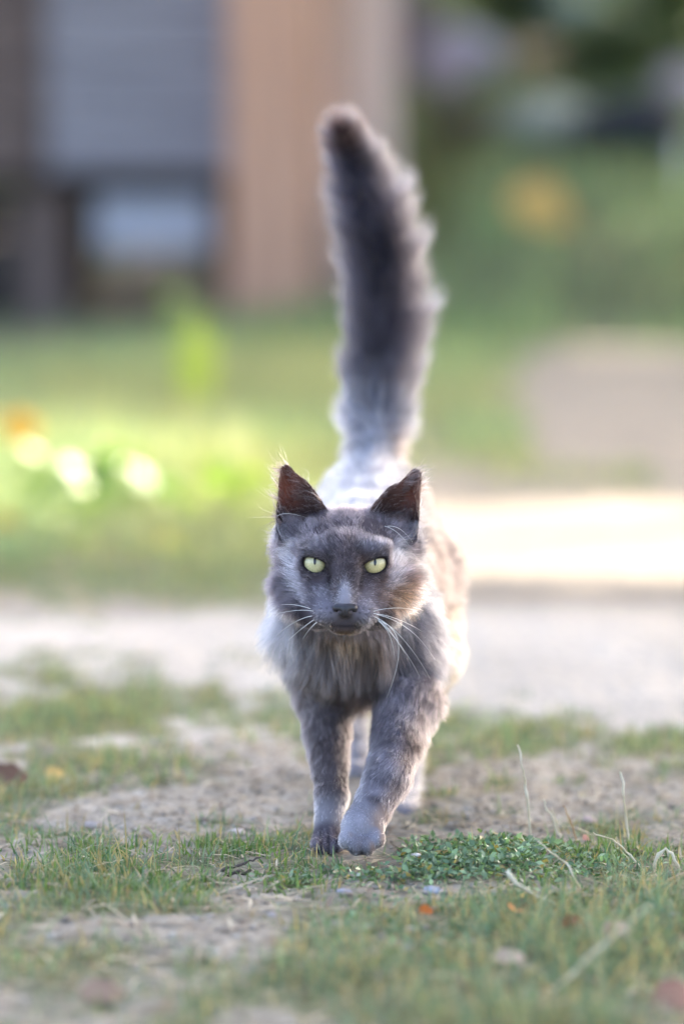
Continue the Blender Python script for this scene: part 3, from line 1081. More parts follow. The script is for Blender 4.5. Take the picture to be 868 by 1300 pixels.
d1 = nrm(dirt_ * 1.0 + hn * (hli * .7)[:, None] + .14 * rng.normal(0, 1, (NH, 3)) + np.array([0, 0, -.12])[None] * (L / .03)[:, None])
T = np.linspace(0, 1, NP)
pts = np.stack([hp + L[:, None] * (t * d0 + .5 * t * t * (d1 - d0)) - hn * .0006 for t in T], 1)
# clumps: tips lean to the nearest guide hair
gi = rng.choice(NH, NH // 22, replace=False)
kd = kdtree.KDTree(len(gi))
for j, g in enumerate(gi):
    kd.insert(hp[g], j)
kd.balance()
near = np.array([kd.find(pp)[1] for pp in hp.tolist()])
gp = pts[gi[near]]
reach = np.linalg.norm(gp[:, 0] - pts[:, 0], axis=1)
tlw = (tail_param(hp)[1] @ np.array([0, 0, 1]) > -9) & (hp[:, 1] > .44) & (hp[:, 2] > .33)
cl = (np.where(tlw, .38, np.clip(.30 + 22 * L, 0, .75)) * (reach < .010) * rng.uniform(.4, 1.1, NH))[:, None, None] * (T[None, :, None] ** 1.4)
scl = (L / np.maximum(L[gi[near]], 1e-4))[:, None, None]
gpt = gp[:, :1] + (gp - gp[:, :1]) * np.clip(scl, .5, 1.6)
pts = pts + (gpt - pts) * cl
tone = rng.uniform(.65, 1.3, (NH, 1)) * (0.40 + 1.1 * rng.random((len(gi), 1))[near])
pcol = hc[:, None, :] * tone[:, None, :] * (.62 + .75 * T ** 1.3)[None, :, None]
guard = rng.random(NH) < np.where((eu_ ** 2 + ev_ ** 2 < 110 ** 2) & (ew_ > -70), .15, np.where(hp[:, 2] > .33, .015, .05))
pcol[guard] *= 1.9
hra = np.where(guard, hra * 2.1, hra)
prad = hra[:, None] * (1.05 - .85 * T ** 1.6)[None, :] * (1 + .3 * (L > .012))[:, None]


def hair_obj(name, pts, col, rad, mat, parent):
    n, k = pts.shape[:2]
    cu = bpy.data.hair_curves.new(name)
    cu.add_curves([k] * n)
    cu.attributes['position'].data.foreach_set('vector', pts.astype(np.float32).ravel())
    a = cu.attributes.get('radius') or cu.attributes.new('radius', 'FLOAT', 'POINT')
    a.data.foreach_set('value', rad.astype(np.float32).ravel())
    c = cu.attributes.new('tint', 'FLOAT_COLOR', 'POINT')
    full = np.ones((n, k, 4), np.float32)
    full[..., :3] = np.clip(col, 0.002, .95)
    c.data.foreach_set('color', full.ravel())
    return link(name, cu, mat, parent)


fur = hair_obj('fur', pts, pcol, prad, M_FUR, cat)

# eyes
m_eye = tint_mat('iris', rough=.35, spec=.5, coat=1.0)
m_eye.node_tree.nodes['Principled BSDF'].inputs['Coat Roughness'].default_value = .03
m_pupil, _, b = new_mat('pupil_black')
b.inputs['Base Color'].default_value = (.004, .004, .005, 1); b.inputs['Roughness'].default_value = .08
for (eu, ev, ew, r), irc in zip(EYES, (lin(214, 206, 154), lin(222, 204, 144))):
    RAD = 18.0
    vs, fs, cs = [], [], []
    NA, NB = 40, 22
    for i in range(NB + 1):
        th = (i / NB) ** 1.2 * 1.75
        for j in range(NA):
            a = 2 * math.pi * j / NA
            vs.append(hl(eu + RAD * math.sin(th) * math.cos(a), ev + RAD * math.sin(th) * math.sin(a), ew + RAD * math.cos(th)))
            x = math.sin(th) * RAD
            k = sstep(11.5, 14.5, x)
            stri = .86 + .22 * random.random()
            cen = sstep(8, 2, x)
            c = irc * stri * (1 - .10 * cen) * (.78 + .22 * sstep(13, 7, x)) * (1 - .38 * sstep(1, 9, math.sin(a) * x)) * (.9 + .12 * math.sin(a * 17) * sstep(3, 8, x))  # iris colour, its upper part darkened as painted eyelid shade
            cs.append(c * (1 - k) + lin(30, 28, 24) * k)
    for i in range(NB):
        for j in range(NA):
            j2 = (j + 1) % NA
            fs.append([i * NA + j, (i + 1) * NA + j, (i + 1) * NA + j2, i * NA + j2])
    eye = link('eye', mesh_np('eye', vs, np.array(fs), np.array(cs)), m_eye, cat)
    # slit pupil following the ball
    vs, fs = [], []
    for i in range(13):
        t = i / 12 * 2 - 1
        hw_ = 1.7 * math.sqrt(max(0, 1 - t * t)) + .05
        for x in (-hw_, 0, hw_):
            yy = 2.2 + 4.6 * t
            rr = RAD + .25
            vs.append(hl(eu + x, ev + yy, ew + math.sqrt(rr * rr - x * x - yy * yy)))
    for i in range(12):
        for k in range(2):
            fs.append([i * 3 + k, i * 3 + k + 1, i * 3 + k + 4, i * 3 + k + 3])
    pm = mesh_np('pupil', vs, np.array(fs))
    po = bpy.data.objects.new('pupil', pm); COL.objects.link(po)
    pm.materials.append(m_pupil)
    po.parent = eye
    po.matrix_parent_inverse = Matrix.Translation(cat.location).inverted() @ Matrix.Translation(cat.location)

# nose leather: its own finely meshed piece
fine_h = .00035
c0 = hl(0, -56, 98)
lo = c0 - .014
ng = np.array([80, 80, 80])
ax = [lo[i] + fine_h * np.arange(80) for i in range(3)]
GXn, GYn, GZn = np.meshgrid(*ax, indexing='ij')
un, vn, wn_ = to_head(np.stack([GXn, GYn, GZn], -1))


def el3(u, v, w, c, r):
    k0 = np.sqrt(((u - c[0]) / r[0]) ** 2 + ((v - c[1]) / r[1]) ** 2 + ((w - c[2]) / r[2]) ** 2)
    return (k0 - 1) * min(r)


fnose = el3(un, vn, wn_, (0, -52, 94), (13.5, 6.5, 9))
fnose = smin(fnose, el3(un, vn, wn_, (0, -58, 95), (8.5, 8, 8.5)), 4)
for sx in (-1, 1):
    fnose = smin(fnose, el3(un, vn, wn_, (sx * 10, -54, 92), (5.5, 5.5, 7.5)), 3)
    fnose = -smin(-fnose, el3(un, vn, wn_, (sx * 8.2, -57.5, 101.5), (3.2, 2.0, 5)), 1.0)
    fnose = -smin(-fnose, el3(un, vn, wn_, (sx * 12.5, -59.0, 97.5), (3.4, 1.2, 5)), 1.0)
fnose = -smin(-fnose, el3(un, vn, wn_, (0, -62, 104.5), (.8, 7, 2.4)), 1.0)
nv, nf = surface_nets(fnose.astype(np.float32), lo, fine_h)
uu, v2, w2 = to_head(nv)
nc = np.repeat(lin(40, 35, 39)[None], len(nv), 0)
nc = mixc(nc, sstep(-51, -47, v2) * .6, lin(90, 84, 90))  # paler top rim: light on the nose painted in
nose = link('nose', mesh_np('nose', nv, nf, nc), M_NOSE, cat)

# whiskers and brow hairs, each a thin tapered tube
m_wh, _, b = new_mat('whisker')
b.inputs['Base Color'].default_value = (.82, .80, .76, 1); b.inputs['Roughness'].default_value = .35
WH = [((398, 776), (378, 775), (352, 779), .03), ((396, 782), (374, 790), (352, 806), .03), ((398, 787), (382, 799), (366, 813), .02), ((402, 790), (392, 800), (384, 812), .015), ((394, 773), (374, 768), (356, 768), .04),
      ((476, 783), (512, 812), (546, 862), .03), ((480, 786), (510, 822), (532, 858), .02), ((484, 789), (506, 822), (490, 888), .02), ((478, 780), (520, 800), (552, 838), .035), ((474, 776), (500, 772), (524, 774), .03),
      ((486, 790), (500, 808), (514, 830), .01), ((474, 779), (504, 786), (536, 802), .04), ((480, 788), (494, 806), (500, 832), .01),
      ((488, 668), (504, 676), (520, 694), .02), ((492, 668), (508, 672), (523, 688), .03), ((352, 655), (366, 652), (388, 657), .01)]
for (a, m_, b_, back) in WH:
    brow = a[1] < 700
    ya = .02 if brow else -.002
    if a[0] < 360: ya = .05
    A, M_, B_ = P(*a, ya), P(*m_, ya - .004 + back * .3), P(*b_, ya + back)
    ps = []
    for t in np.linspace(0, 1, 9):
        ps.append((1 - t) ** 2 * A + 2 * t * (1 - t) * (2 * M_ - .5 * (A + B_)) + t * t * B_)
    MB().tube(ps, [(.00018 if not brow else .00012) * (1 - .8 * t) + .00004 for t in np.linspace(0, 1, 9)], 5).build('whisker', m_wh, cat, smooth=True)

# ------------------------------------------------------------------ yard behind the cat
Yb = 8.6
KB = (Yb - CAM_Y) / F_PX


def bx(px):
    return (px - CX) * KB


m_grey = noisy_mat('weathered_grey_wood', lin(122, 118, 124), lin(164, 160, 166), 3, .85, .4, vec=(1.2, 8, 14), bscale=9)
m_brown = noisy_mat('weathered_brown_wood', lin(92, 78, 74), lin(122, 106, 98), 3, .85, .4, vec=(10, 8, 1.5), bscale=9)
m_pale = noisy_mat('pale_wood', lin(160, 162, 174), lin(188, 190, 200), 4, .8, .3, vec=(1, 8, 12))
m_post = noisy_mat('pinkish_timber', lin(168, 124, 102), lin(204, 158, 132), 2.2, .8, .4, vec=(9, 9, .9), bscale=8, c3=lin(220, 174, 146))
m_panel = noisy_mat('pale_pink_board', lin(208, 182, 170), lin(228, 206, 196), 2.5, .8, .3, vec=(8, 8, 1), bscale=8)
m_roof = noisy_mat('roof_felt', lin(70, 66, 66), lin(92, 88, 86), 20, .9, .3)
m_dark = noisy_mat('dark_old_wood', lin(40, 36, 36), lin(62, 56, 54), 6, .9, .3)

shed = empty('shed', (bx(0), Yb + .7, 0), 'grey boarded shed raised off the ground on short timber legs', 'shed')
x0, x1 = -2.3, bx(306)
zf = .435
xd = bx(60)
nb = 11
for i in range(nb):
    a = zf + i * .165
    dz = random.uniform(-.004, .004)
    MB().box((xd, Yb + random.uniform(-.004, .004), a + .004), (x1, Yb + .024, a + .161), .004).build('board', m_grey, shed)
    MB().box((xd - .9 - .5, Yb + .03 + random.uniform(-.004, .004), a + .004), (xd - .02, Yb + .054, a + .161), .004).build('board', m_brown, shed)
MB().box((x1 + .002, Yb - .012, zf - .02), (x1 + .062, Yb + .05, 2.27), .005).build('corner_post', m_grey, shed)
MB().box((xd - .018, Yb - .012, zf - .02), (xd - .002, Yb + .06, 2.27), .004).build('corner_post', m_brown, shed)
MB().box((-2.3, Yb + .004, zf - .052), (x1 + .04, Yb + .07, zf - .022), .004).build('floor_joist', m_dark, shed)
MB().box((-2.3, Yb + .075, zf - .05), (x1 + .05, Yb + 1.45, zf - .012), .004).build('floor', m_dark, shed)
MB().box((x1 + .004, Yb + .055, zf), (x1 + .03, Yb + 1.45, 2.26), .004).build('side_wall', m_grey, shed)
MB().box((-2.3, Yb + 1.42, zf), (x1, Yb + 1.45, 2.26), .004).build('back_wall', m_grey, shed)
MB().box((-2.32, Yb + .06, zf), (-2.29, Yb + 1.41, 2.26), .004).build('side_wall', m_grey, shed)
MB().add([(-2.5, Yb - .25, 2.28), (x1 + .25, Yb - .25, 2.28), (x1 + .25, Yb + 1.7, 2.62), (-2.5, Yb + 1.7, 2.62), (-2.5, Yb - .25, 2.33), (x1 + .25, Yb - .25, 2.33), (x1 + .25, Yb + 1.7, 2.67), (-2.5, Yb + 1.7, 2.67)],
         [[0, 1, 2, 3][::-1], [4, 5, 6, 7], [0, 1, 5, 4], [1, 2, 6, 5], [2, 3, 7, 6], [3, 0, 4, 7]]).build('roof', m_roof, shed)
for a, b, y_ in ((bx(28), bx(82), Yb + .02), (bx(268), bx(290), Yb + .14), (bx(28), bx(82), Yb + 1.3), (bx(268), bx(290), Yb + 1.3), (-2.2, -2.08, Yb + .1)):
    MB().box((a, y_, -.05), (b, y_ + .09, zf - .053), .006).build('leg', m_brown, shed)
MB().box((bx(122), Yb + .03, .205), (bx(268) - .002, Yb + .10, .372), .006).build('crossbeam', m_pale, shed)

for i in range(3):
    a_ = zf - .06 - .122 * (i + 1)
    MB().box((-2.3, Yb + .05, a_ + .004), (bx(27), Yb + .07, a_ + .118), .004).build('gap_cover_board', m_dark, shed)  # added dark boards that block the bright gap under the shed

post = empty('gatepost', (bx(345), Yb - .05, 0), 'thick pinkish brown timber post standing beside the grey shed', 'post')
MB().box((bx(292), Yb - .2, -.06), (bx(402), Yb + .05, 2.1), .012).build('shaft', m_post, post)
MB().box((bx(292) - .02, Yb - .22, 2.1), (bx(402) + .02, Yb + .07, 2.16), .015).build('cap', m_post, post)
pan = empty('fence_panel', (bx(452), Yb + .1, 0), 'pale pink boarded fence panel next to the thick post', 'fence')
for i in range(2):
    a = bx(404) + i * .118
    MB().box((a + .002, Yb + .07, -.03), (a + .114, Yb + .095, 1.9), .004).build('board', m_panel, pan)
for z_ in (.35, 1.5):
    MB().box((bx(402), Yb + .097, z_), (bx(404) + .24, Yb + .14, z_ + .08), .004).build('rail', m_panel, pan)


# ---- boulders on the bank
def rock(name, px, py, wpx, hpx, c1, label, dark=False, seed=0, sink=.25):
    p = hit(px, py + hpx * .35)
    k = (p[1] - CAM_Y) / F_PX
    rx, rz = wpx * k / 2, hpx * k / 2
    r2 = np.random.default_rng(seed)
    import bmesh
    bm = bmesh.new()
    bmesh.ops.create_icosphere(bm, subdivisions=3, radius=1)
    dirs = nrm(r2.normal(0, 1, (14, 3)))
    cut = r2.uniform(.62, .95, 14)
    vs = []
    for q in bm.verts:
        c = np.array(q.co)
        for dd, cc in zip(dirs, cut):
            s_ = c @ dd
            if s_ > cc:
                c = c - dd * (s_ - cc) * .9
        c = c * (1 + .06 * (fbm(c[0] * 3 + seed, c[1] * 3 + c[2] * 3) - .5))
        vs.append(c * np.array([rx * 1.15, max(rx, rz) * .9, rz * 1.25]))
    fs = [[q.index for q in f.verts] for f in bm.faces]
    bm.free()
    a = np.clip(lin(*c1) * (1.0 if max(c1) < 90 else 1.25), 0, .75)
    m = noisy_mat('stone_' + name, a * .75, a * 1.15, 9, .9, .5, c3=a * .95)
    me = mesh_np(name, vs, np.array(fs), smooth=True)
    o = link(name, me, m, None, (p[0], p[1] + rx * .3, p[2] + rz * .55))
    o.rotation_euler = (0, r2.uniform(-.15, .15), r2.uniform(-.2, .2))
    return tag(o, label, 'rock', 'rocks heaped on the grassy bank')


rock('boulder', 590, 75, 120, 80, (160, 158, 178), 'pale lavender grey boulder nearest the fence panel on the bank', seed=1)
rock('boulder', 700, 155, 130, 70, (118, 124, 118), 'mossy greenish grey boulder low in the middle of the bank', seed=2)
rock('boulder', 800, 160, 160, 95, (44, 46, 54), 'large dark rock shape put in for a shaded hollow on the right of the bank', seed=3)  # dark rock added in place of a shaded hollow
rock('boulder', 795, 35, 110, 66, (176, 148, 136), 'pinkish brown boulder above the dark hollow rock', seed=4)
rock('boulder', 715, 18, 100, 60, (128, 146, 148), 'blue green tinted boulder high on the bank', seed=5)
rock('boulder', 690, 70, 80, 46, (164, 138, 118), 'small tan boulder between the lavender and mossy boulders', seed=6)
rock('boulder', 530, 40, 70, 100, (122, 112, 118), 'tall dull mauve boulder right beside the fence panel', seed=7)
rock('boulder', 610, 150, 120, 40, (74, 68, 68), 'flat dark brown rock shape put in for the shadow below the lavender boulder', seed=8)  # dark rock added in place of a slanting shadow
rock('boulder', 862, 6, 90, 60, (16, 16, 18), 'black boulder in the top corner of the bank', seed=9)
rock('boulder', 868, 110, 70, 60, (146, 136, 144), 'grey boulder at the edge beside the dark hollow rock', seed=10)


# ---- shrubs on and behind the bank
def shrub(px, py, w_, h_, base, label, n=2600, seed=0, loc=None, name='shrub', leaf=(.03, .06)):
    p = hit(px, py) if loc is None else np.array(loc, float)
    r2 = np.random.default_rng(seed)
    t = empty(name, p, label, 'shrub', 'shrubs growing on the bank')
    mb = MB()
    tips = []
    for i in range(9):
        a = r2.uniform(0, 6.28); e = r2.uniform(.2, 1)
        tip = p + np.array([math.cos(a) * w_ * .38 * e, math.sin(a) * w_ * .38 * e, h_ * r2.uniform(.5, .9)])
        mid = p * .5 + tip * .5 + r2.normal(0, .03, 3)
        mb.tube([p - [0, 0, .03], mid, tip], [.012, .009, .004], 5)
        tips.append(tip); tips.append(mid)
    mb.build('stem', m_brown, t, smooth=True)
    tips = np.array(tips)
    c = tips[r2.integers(0, len(tips), n)] + r2.normal(0, 1, (n, 3)) * np.array([w_ * .16, w_ * .16, h_ * .15])
    c[:, 2] = np.maximum(c[:, 2], p[2] + .01)
    u = r2.random((n, 1))
    col = (lin(*base) * (1 - u) + lin(*(np.array(base) * .7 + np.array([46, 46, 22]))) * u) * r2.uniform(.6, 1.25, (n, 1))
    v_, f_, c_ = leaf_cloud(c, r2.uniform(*leaf, n), col)
    link('foliage', mesh_np('foliage', v_, f_, c_), M_LEAF, t)
    return t


shrub(845, 85, .35, .3, (86, 104, 80), 'grey green shrub among the boulders near the right edge', seed=11)
shrub(650, 40, .30, .22, (92, 108, 96), 'low dull green shrub between the highest boulders', seed=12)
shrub(760, 110, .30, .2, (96, 112, 92), 'small grey green shrub above the mossy boulder', seed=13)
shrub(0, 0, 2.6, 1.0, (128, 132, 126), 'wide grey green shrub behind the boulders', 4000, 14, (1.6, 15.0, float(zg(1.6, 15.0))), leaf=(.06, .12))
shrub(0, 0, 3.0, 1.8, (104, 116, 98), 'tall grey green shrub behind the fence panel', 9000, 15, (-.4, 12.5, float(zg(-.4, 12.5))), leaf=(.06, .12))


def leaf_mesh(pos, d, nrm_, L, W, curl=.25, lobes=0.0, fold=.35):
    """one thin leaf with a folded midrib"""
    d, n_ = nrm(np.array(d, float)), np.array(nrm_, float)
    s_ = nrm(np.cross(d, n_)); n_ = nrm(np.cross(s_, d))
    vs, fs = [], []
    K = 7
    for i in range(K):
        t = i / (K - 1)
        wv = W * (math.sin(math.pi * min(1, t * .93 + .05)) ** .8) * (1 + lobes * math.sin(t * 21)) * .5
        c = np.array(pos) + d * L * t + n_ * (-curl * L * t * t)
        vs += [c - s_ * wv + n_ * wv * fold, c, c + s_ * wv + n_ * wv * fold]
    for i in range(K - 1):
        for k in range(2):
            a = i * 3 + k
            fs.append([a, a + 1, a + 4, a + 3])
    return vs, fs


# the yellow leaf on the bank
p = hit(690, 290)
v_, f_ = leaf_mesh(p + [-.10, 0, .09], (.9, -.1, -.35), (.15, -1, .5), .19, .15, .1, .1)
o = link('fallen_leaf', mesh_np('fallen_leaf', v_, np.array(f_), np.repeat(lin(214, 172, 100)[None], len(v_), 0)), M_LITTER)
tag(o, 'large yellow orange dead leaf lying on the green bank', 'leaf', 'dead leaves on the ground')

p = hit(866, 245)
st = MB().tube([p - [0, 0, .05], p + [.002, 0, .13], p + [.001, 0, .16]], [.012, .012, .006], 8).build('garden_stake', noisy_mat('white_paint', lin(214, 214, 222), lin(232, 232, 238), 20, .5, .05), smooth=True)
tag(st, 'short white stake on the bank at the right edge', 'stake')

# ---- waxy broad-leaved plants and yellow flowers in the sunlit grass on the left
M_WAX = tint_mat('waxy_leaf', rough=.46, transl=.3, spec=.45, coat=0)
M_PETAL = tint_mat('petal', rough=.6, transl=.35, tgain=(1.1, 1.0, .6))


def broad_plant(px, py, Y, label, n=8, size=.06, shine=1, seed=0, base=(120, 150, 70)):
    c = P(px, py, Y)
    g = np.array([c[0], c[1], float(zg(c[0], c[1]))])
    r2 = np.random.default_rng(seed)
    t = empty('broad_leaf_plant', g, label, 'plant', 'broad leaved plants in the sunlit grass')
    hv = nrm(SUN_DIR + nrm(CAM - c))
    MB().tube([g - [0, 0, .02], g * .5 + c * .5, c], [.003, .0025, .0015], 5).build('stem', M_STEM, t, smooth=True)
    for i in range(n):
        nn = nrm(hv + r2.normal(0, .05, 3)) if i < shine else nrm(np.array([0, 0, 1]) + r2.normal(0, .5, 3))
        a = r2.uniform(0, 6.28)
        d = np.array([math.cos(a), math.sin(a), .3]); d = nrm(d - nn * (d @ nn))
        o_ = c + r2.normal(0, .01, 3) - d * size * .4 if i < shine else g + (c - g) * r2.uniform(.25, .9)
        v_, f_ = leaf_mesh(o_, d, nn, size * r2.uniform(.8, 1.1), size * .7, .03 if i < shine else .3, 0, .04 if i < shine else .35)
        col = lin(*base) * r2.uniform(.7, 1.2)
        link('leaf', mesh_np('leaf', v_, np.array(f_), np.repeat(col[None], len(v_), 0)), M_WAX, t)


M_STEM = noisy_mat('green_stem', lin(96, 120, 62), lin(128, 142, 76), 40, .6, .1)
broad_plant(137, 574, 2.7, 'broad leaved plant with the brightest glinting leaf in the sunlit grass', seed=1, size=.055, shine=1)
broad_plant(76, 590, 2.7, 'broad leaved plant glinting just left of the brightest one', seed=2, size=.05)
broad_plant(192, 604, 2.7, 'broad leaved plant glinting low to the right of the brightest one', seed=3, size=.06, shine=2)
broad_plant(300, 585, 2.7, 'broad leaved plant in the sunlit grass close to the cat', seed=4, size=.05, shine=0, base=(160, 176, 84))
broad_plant(225, 375, 5.2, 'pale broad leaved plant in front of the shed', seed=5, size=.055, shine=1, base=(150, 170, 120))


for i, (px, py, Y, sz, lab) in enumerate([
    (40, 566, 2.8, .035, 'small broad leaved plant at the left edge below the orange yellow flower'),
    (165, 560, 3.0, .03, 'small broad leaved plant just above and right of the brightest one'),
    (232, 612, 2.6, .04, 'broad leaved plant halfway between the brightest one and the cat'),
    (102, 622, 2.5, .035, 'broad leaved plant low below the brightest one'),
    (262, 575, 2.9, .03, 'small broad leaved plant behind the one halfway to the cat'),
    (92, 690, 2.15, .02, 'tiny glinting plant at the lower edge of the grass on the left'),
    (222, 700, 2.15, .022, 'tiny glinting plant at the lower edge of the grass nearer the cat'),
    (20, 630, 2.4, .03, 'broad leaved plant near the left edge above the orange flower')]):
    broad_plant(px, py, Y, lab, n=6, size=sz, shine=1 if i not in (1, 2, 4) else 0, seed=20 + i, base=(168, 178, 92))


def flower(px, py, Y, label, col, r=.022, seed=0):
    c = P(px, py, Y)
    g = np.array([c[0], c[1], float(zg(c[0], c[1]))])
    r2 = np.random.default_rng(seed)
    t = empty('yellow_flower', g, label, 'flower', 'yellow flowers in the grass')
    MB().tube([g - [0, 0, .02], g * .5 + c * .5 + [.004, 0, 0], c], [.0022, .002, .0016], 5).build('stem', M_STEM, t, smooth=True)
    ax_ = nrm(np.array([r2.normal(0, .2), -.8, .6]))
    e1 = nrm(np.cross(ax_, [0, 0, 1])); e2 = np.cross(ax_, e1)
    for k in range(10):
        a = 2 * math.pi * k / 10 + r2.normal(0, .08)
        v_, f_ = leaf_mesh(c, math.cos(a) * e1 + math.sin(a) * e2 + ax_ * .25, ax_, r, r * .5, .12)
        link('petal', mesh_np('petal', v_, np.array(f_), np.repeat(lin(*col)[None] * r2.uniform(.85, 1.1), len(v_), 0)), M_PETAL, t)


flower(25, 545, 2.8, 'orange yellow flower at the left edge above the glinting plants', (236, 190, 80), .034, 1)
flower(5, 668, 2.4, 'orange flower at the far left edge low in the grass', (230, 160, 50), .020, 2)
flower(95, 690, 2.2, 'pale yellow flower in the lower part of the sunlit grass', (226, 210, 96), .014, 3)
flower(215, 688, 2.2, 'pale yellow flower low in the grass to the left of the cat', (226, 214, 110), .016, 4)

# tall yellow-green leaf blades in front of the shed's right leg
c = P(250, 445, 5.0)
g = np.array([c[0], c[1], float(zg(c[0], c[1]))])
t = empty('leafy_weed', g, 'tall yellow green weed standing in front of the thick post', 'plant')
for i in range(5):
    a = -.04 + .02 * i
    v_, f_ = leaf_mesh(g + [a * .5, 0, 0], (a * 1.5, .05, 1), (0, -1, .2), .15 + .03 * (i % 3), .022, .1)
    link('leaf', mesh_np('leaf', v_, np.array(f_), np.repeat(lin(186, 196, 84)[None], len(v_), 0)), M_GRASS, t)

# ------------------------------------------------------------------ small things in the foreground
m_straw = noisy_mat('dry_straw', lin(186, 168, 132), lin(226, 216, 192), 60, .8, .2)
m_straw2 = noisy_mat('brown_straw', lin(160, 124, 84), lin(190, 156, 116), 60, .8, .2)
m_twig = noisy_mat('twig_bark', lin(72, 62, 58), lin(104, 92, 86), 80, .9, .4)
m_paletwig = noisy_mat('pale_stick', lin(178, 168, 158), lin(204, 196, 186), 50, .85, .3)


def spline(ps, n=14):
    ps = np.array(ps)
    t = np.linspace(0, len(ps) - 1, n)
    out = []
    for q in t:
        i = min(int(q), len(ps) - 2); f = q - i
        p0, p1, p2, p3 = ps[max(i - 1, 0)], ps[i], ps[i + 1], ps[min(i + 2, len(ps) - 1)]
        out.append(.5 * (2 * p1 + (p2 - p0) * f + (2 * p0 - 5 * p1 + 4 * p2 - p3) * f * f + (3 * p1 - p0 - 3 * p2 + p3) * f ** 3))
    return out


def stalk(pix, label, r=.0010, mat=None, name='dry_stalk', head=0.0, base_py=None, dY=0.0, cat_='stalk', group='dry stalks in the foreground', lean=0.0):
    r = r * .95
    base = hit(pix[0][0], base_py or pix[0][1])
    Y0 = base[1]
    ps = [P(x, y, Y0 + dY + lean * i / len(pix)) for i, (x, y) in enumerate(pix)]
    ps[0] = base - [0, 0, .004]
    ps = spline(ps)
    n = len(ps)
    ps = [p + rng.normal(0, r * .55, 3) for p in ps]
    rr = [r * (1.15 - .5 * i / n) * rng.uniform(.75, 1.15) * (1.35 if i in (4, 8) else 1) for i in range(n)]
    if head:
        for i in range(n):
            rr[i] *= 1 + head * math.exp(-((i - (n - 2)) / 1.6) ** 2)
    o = MB().tube(ps, rr, 6).build(name, mat or m_straw, smooth=True)
    return tag(o, label, cat_, group)


stalk([(674, 1072), (668, 1005), (663, 975), (657, 946)], 'tall pale dry stalk nearest the cat on the right', .0010, head=.6)
stalk([(800, 1080), (794, 1030), (791, 1004), (787, 980)], 'tall pale dry stalk with a small knobbed tip near the right edge', .0010, head=1.0)
stalk([(716, 1070), (704, 1048), (689, 1016)], 'short thick pale stalk leaning left between the two tall stalks', .0013)
stalk([(711, 1066), (708, 1048), (700, 1026)], 'thin pale stalk close beside the short thick stalk', .0009)
stalk([(733, 1072), (727, 1052), (715, 1022)], 'brown dry stalk leaning left beside the short thick stalk', .0008, m_straw2)
stalk([(821, 1104), (798, 1084), (779, 1067), (752, 1058)], 'dry stalk arching over left from the ground by the knobbed stalk', .0008)
stalk([(740, 1128), (721, 1101), (703, 1085), (682, 1068)], 'dry stalk bent low across the green leaf mat', .0008)
stalk([(830, 1106), (834, 1088), (847, 1080), (858, 1097), (871, 1124)], 'thick pale stalk hooked over at the right edge', .0014)
stalk([(728, 1150), (690, 1142), (660, 1126), (645, 1108)], 'pale flattened stalk lying in front of the leaf mat', .0016, head=1.0)
stalk([(684, 1270), (754, 1211), (824, 1151)], 'long pale straw slanting up in the blurred front grass', .0012, dY=.0, lean=.02)
stalk([(48, 1073), (95, 1071), (143, 1070)], 'straight pale stick lying on the dirt at the left', .0022, m_paletwig, 'stick', cat_='stick', group='sticks on the ground')
stalk([(268, 1108), (286, 1104), (308, 1097), (330, 1088)], 'thin dark twig on the dirt left of the paws', .0011, m_twig, 'twig', cat_='twig', group='sticks on the ground')
stalk([(275, 1112), (300, 1108), (318, 1107)], 'short thick dark twig beside the thin one', .0020, m_twig, 'twig', cat_='twig', group='sticks on the ground')
stalk([(85, 1110), (120, 1100), (156, 1092)], 'thin straw lying across the green tufts on the left', .0006, None, 'dry_stalk')

for i, (px, py, L, W, c, az, lab) in enumerate([
    (541, 1168, .012, .010, (176, 96, 36), .3, 'small rust brown dead leaf in the grass in front of the leaf mat'),
    (655, 1166, .018, .014, (190, 128, 74), 1.2, 'orange dead leaf in the grass below the flattened stalk'),
    (729, 1188, .020, .017, (132, 72, 40), .1, 'dark brown curled leaf in the blurred front grass'),
    (860, 1280, .034, .026, (150, 112, 96), .4, 'reddish brown dead leaf in the bottom right corner'),
    (646, 1228, .026, .012, (196, 170, 150), .2, 'pale beige dead leaf in the blurred front grass'),
    (782, 1194, .030, .014, (188, 160, 138), .3, 'long beige dead leaf slanting in the front grass at right'),
    (70, 992, .020, .014, (214, 178, 110), .5, 'yellow tan leaf on the dirt at the left edge'),
    (12, 1000, .040, .03, (122, 92, 76), .2, 'brown crumpled leaf at the left edge of the path'),
    (660, 1148, .010, .008, (214, 168, 90), 2.0, 'tiny yellow leaf next to the flattened stalk'),
    (130, 1275, .030, .02, (150, 124, 106), .1, 'dull pink leaf in the blurred dirt at the bottom left'),
    (745, 1075, .010, .008, (168, 120, 104), .8, 'small reddish leaf under the dry stalks')]):
    p = hit(px, py)
    v_, f_ = leaf_mesh(p + np.array([-math.cos(az) * L / 2, -math.sin(az) * L / 2, .006]), (math.cos(az), math.sin(az), .15), (.1, -.75, .8), L, W, .25, .12)
    cc = lin(*c)[None] * np.random.default_rng(i).uniform(.75, 1.15, (len(v_), 1))
    o = link('fallen_leaf', mesh_np('fallen_leaf', v_, np.array(f_), cc), M_LITTER)
    tag(o, lab, 'leaf', 'dead leaves on the ground')

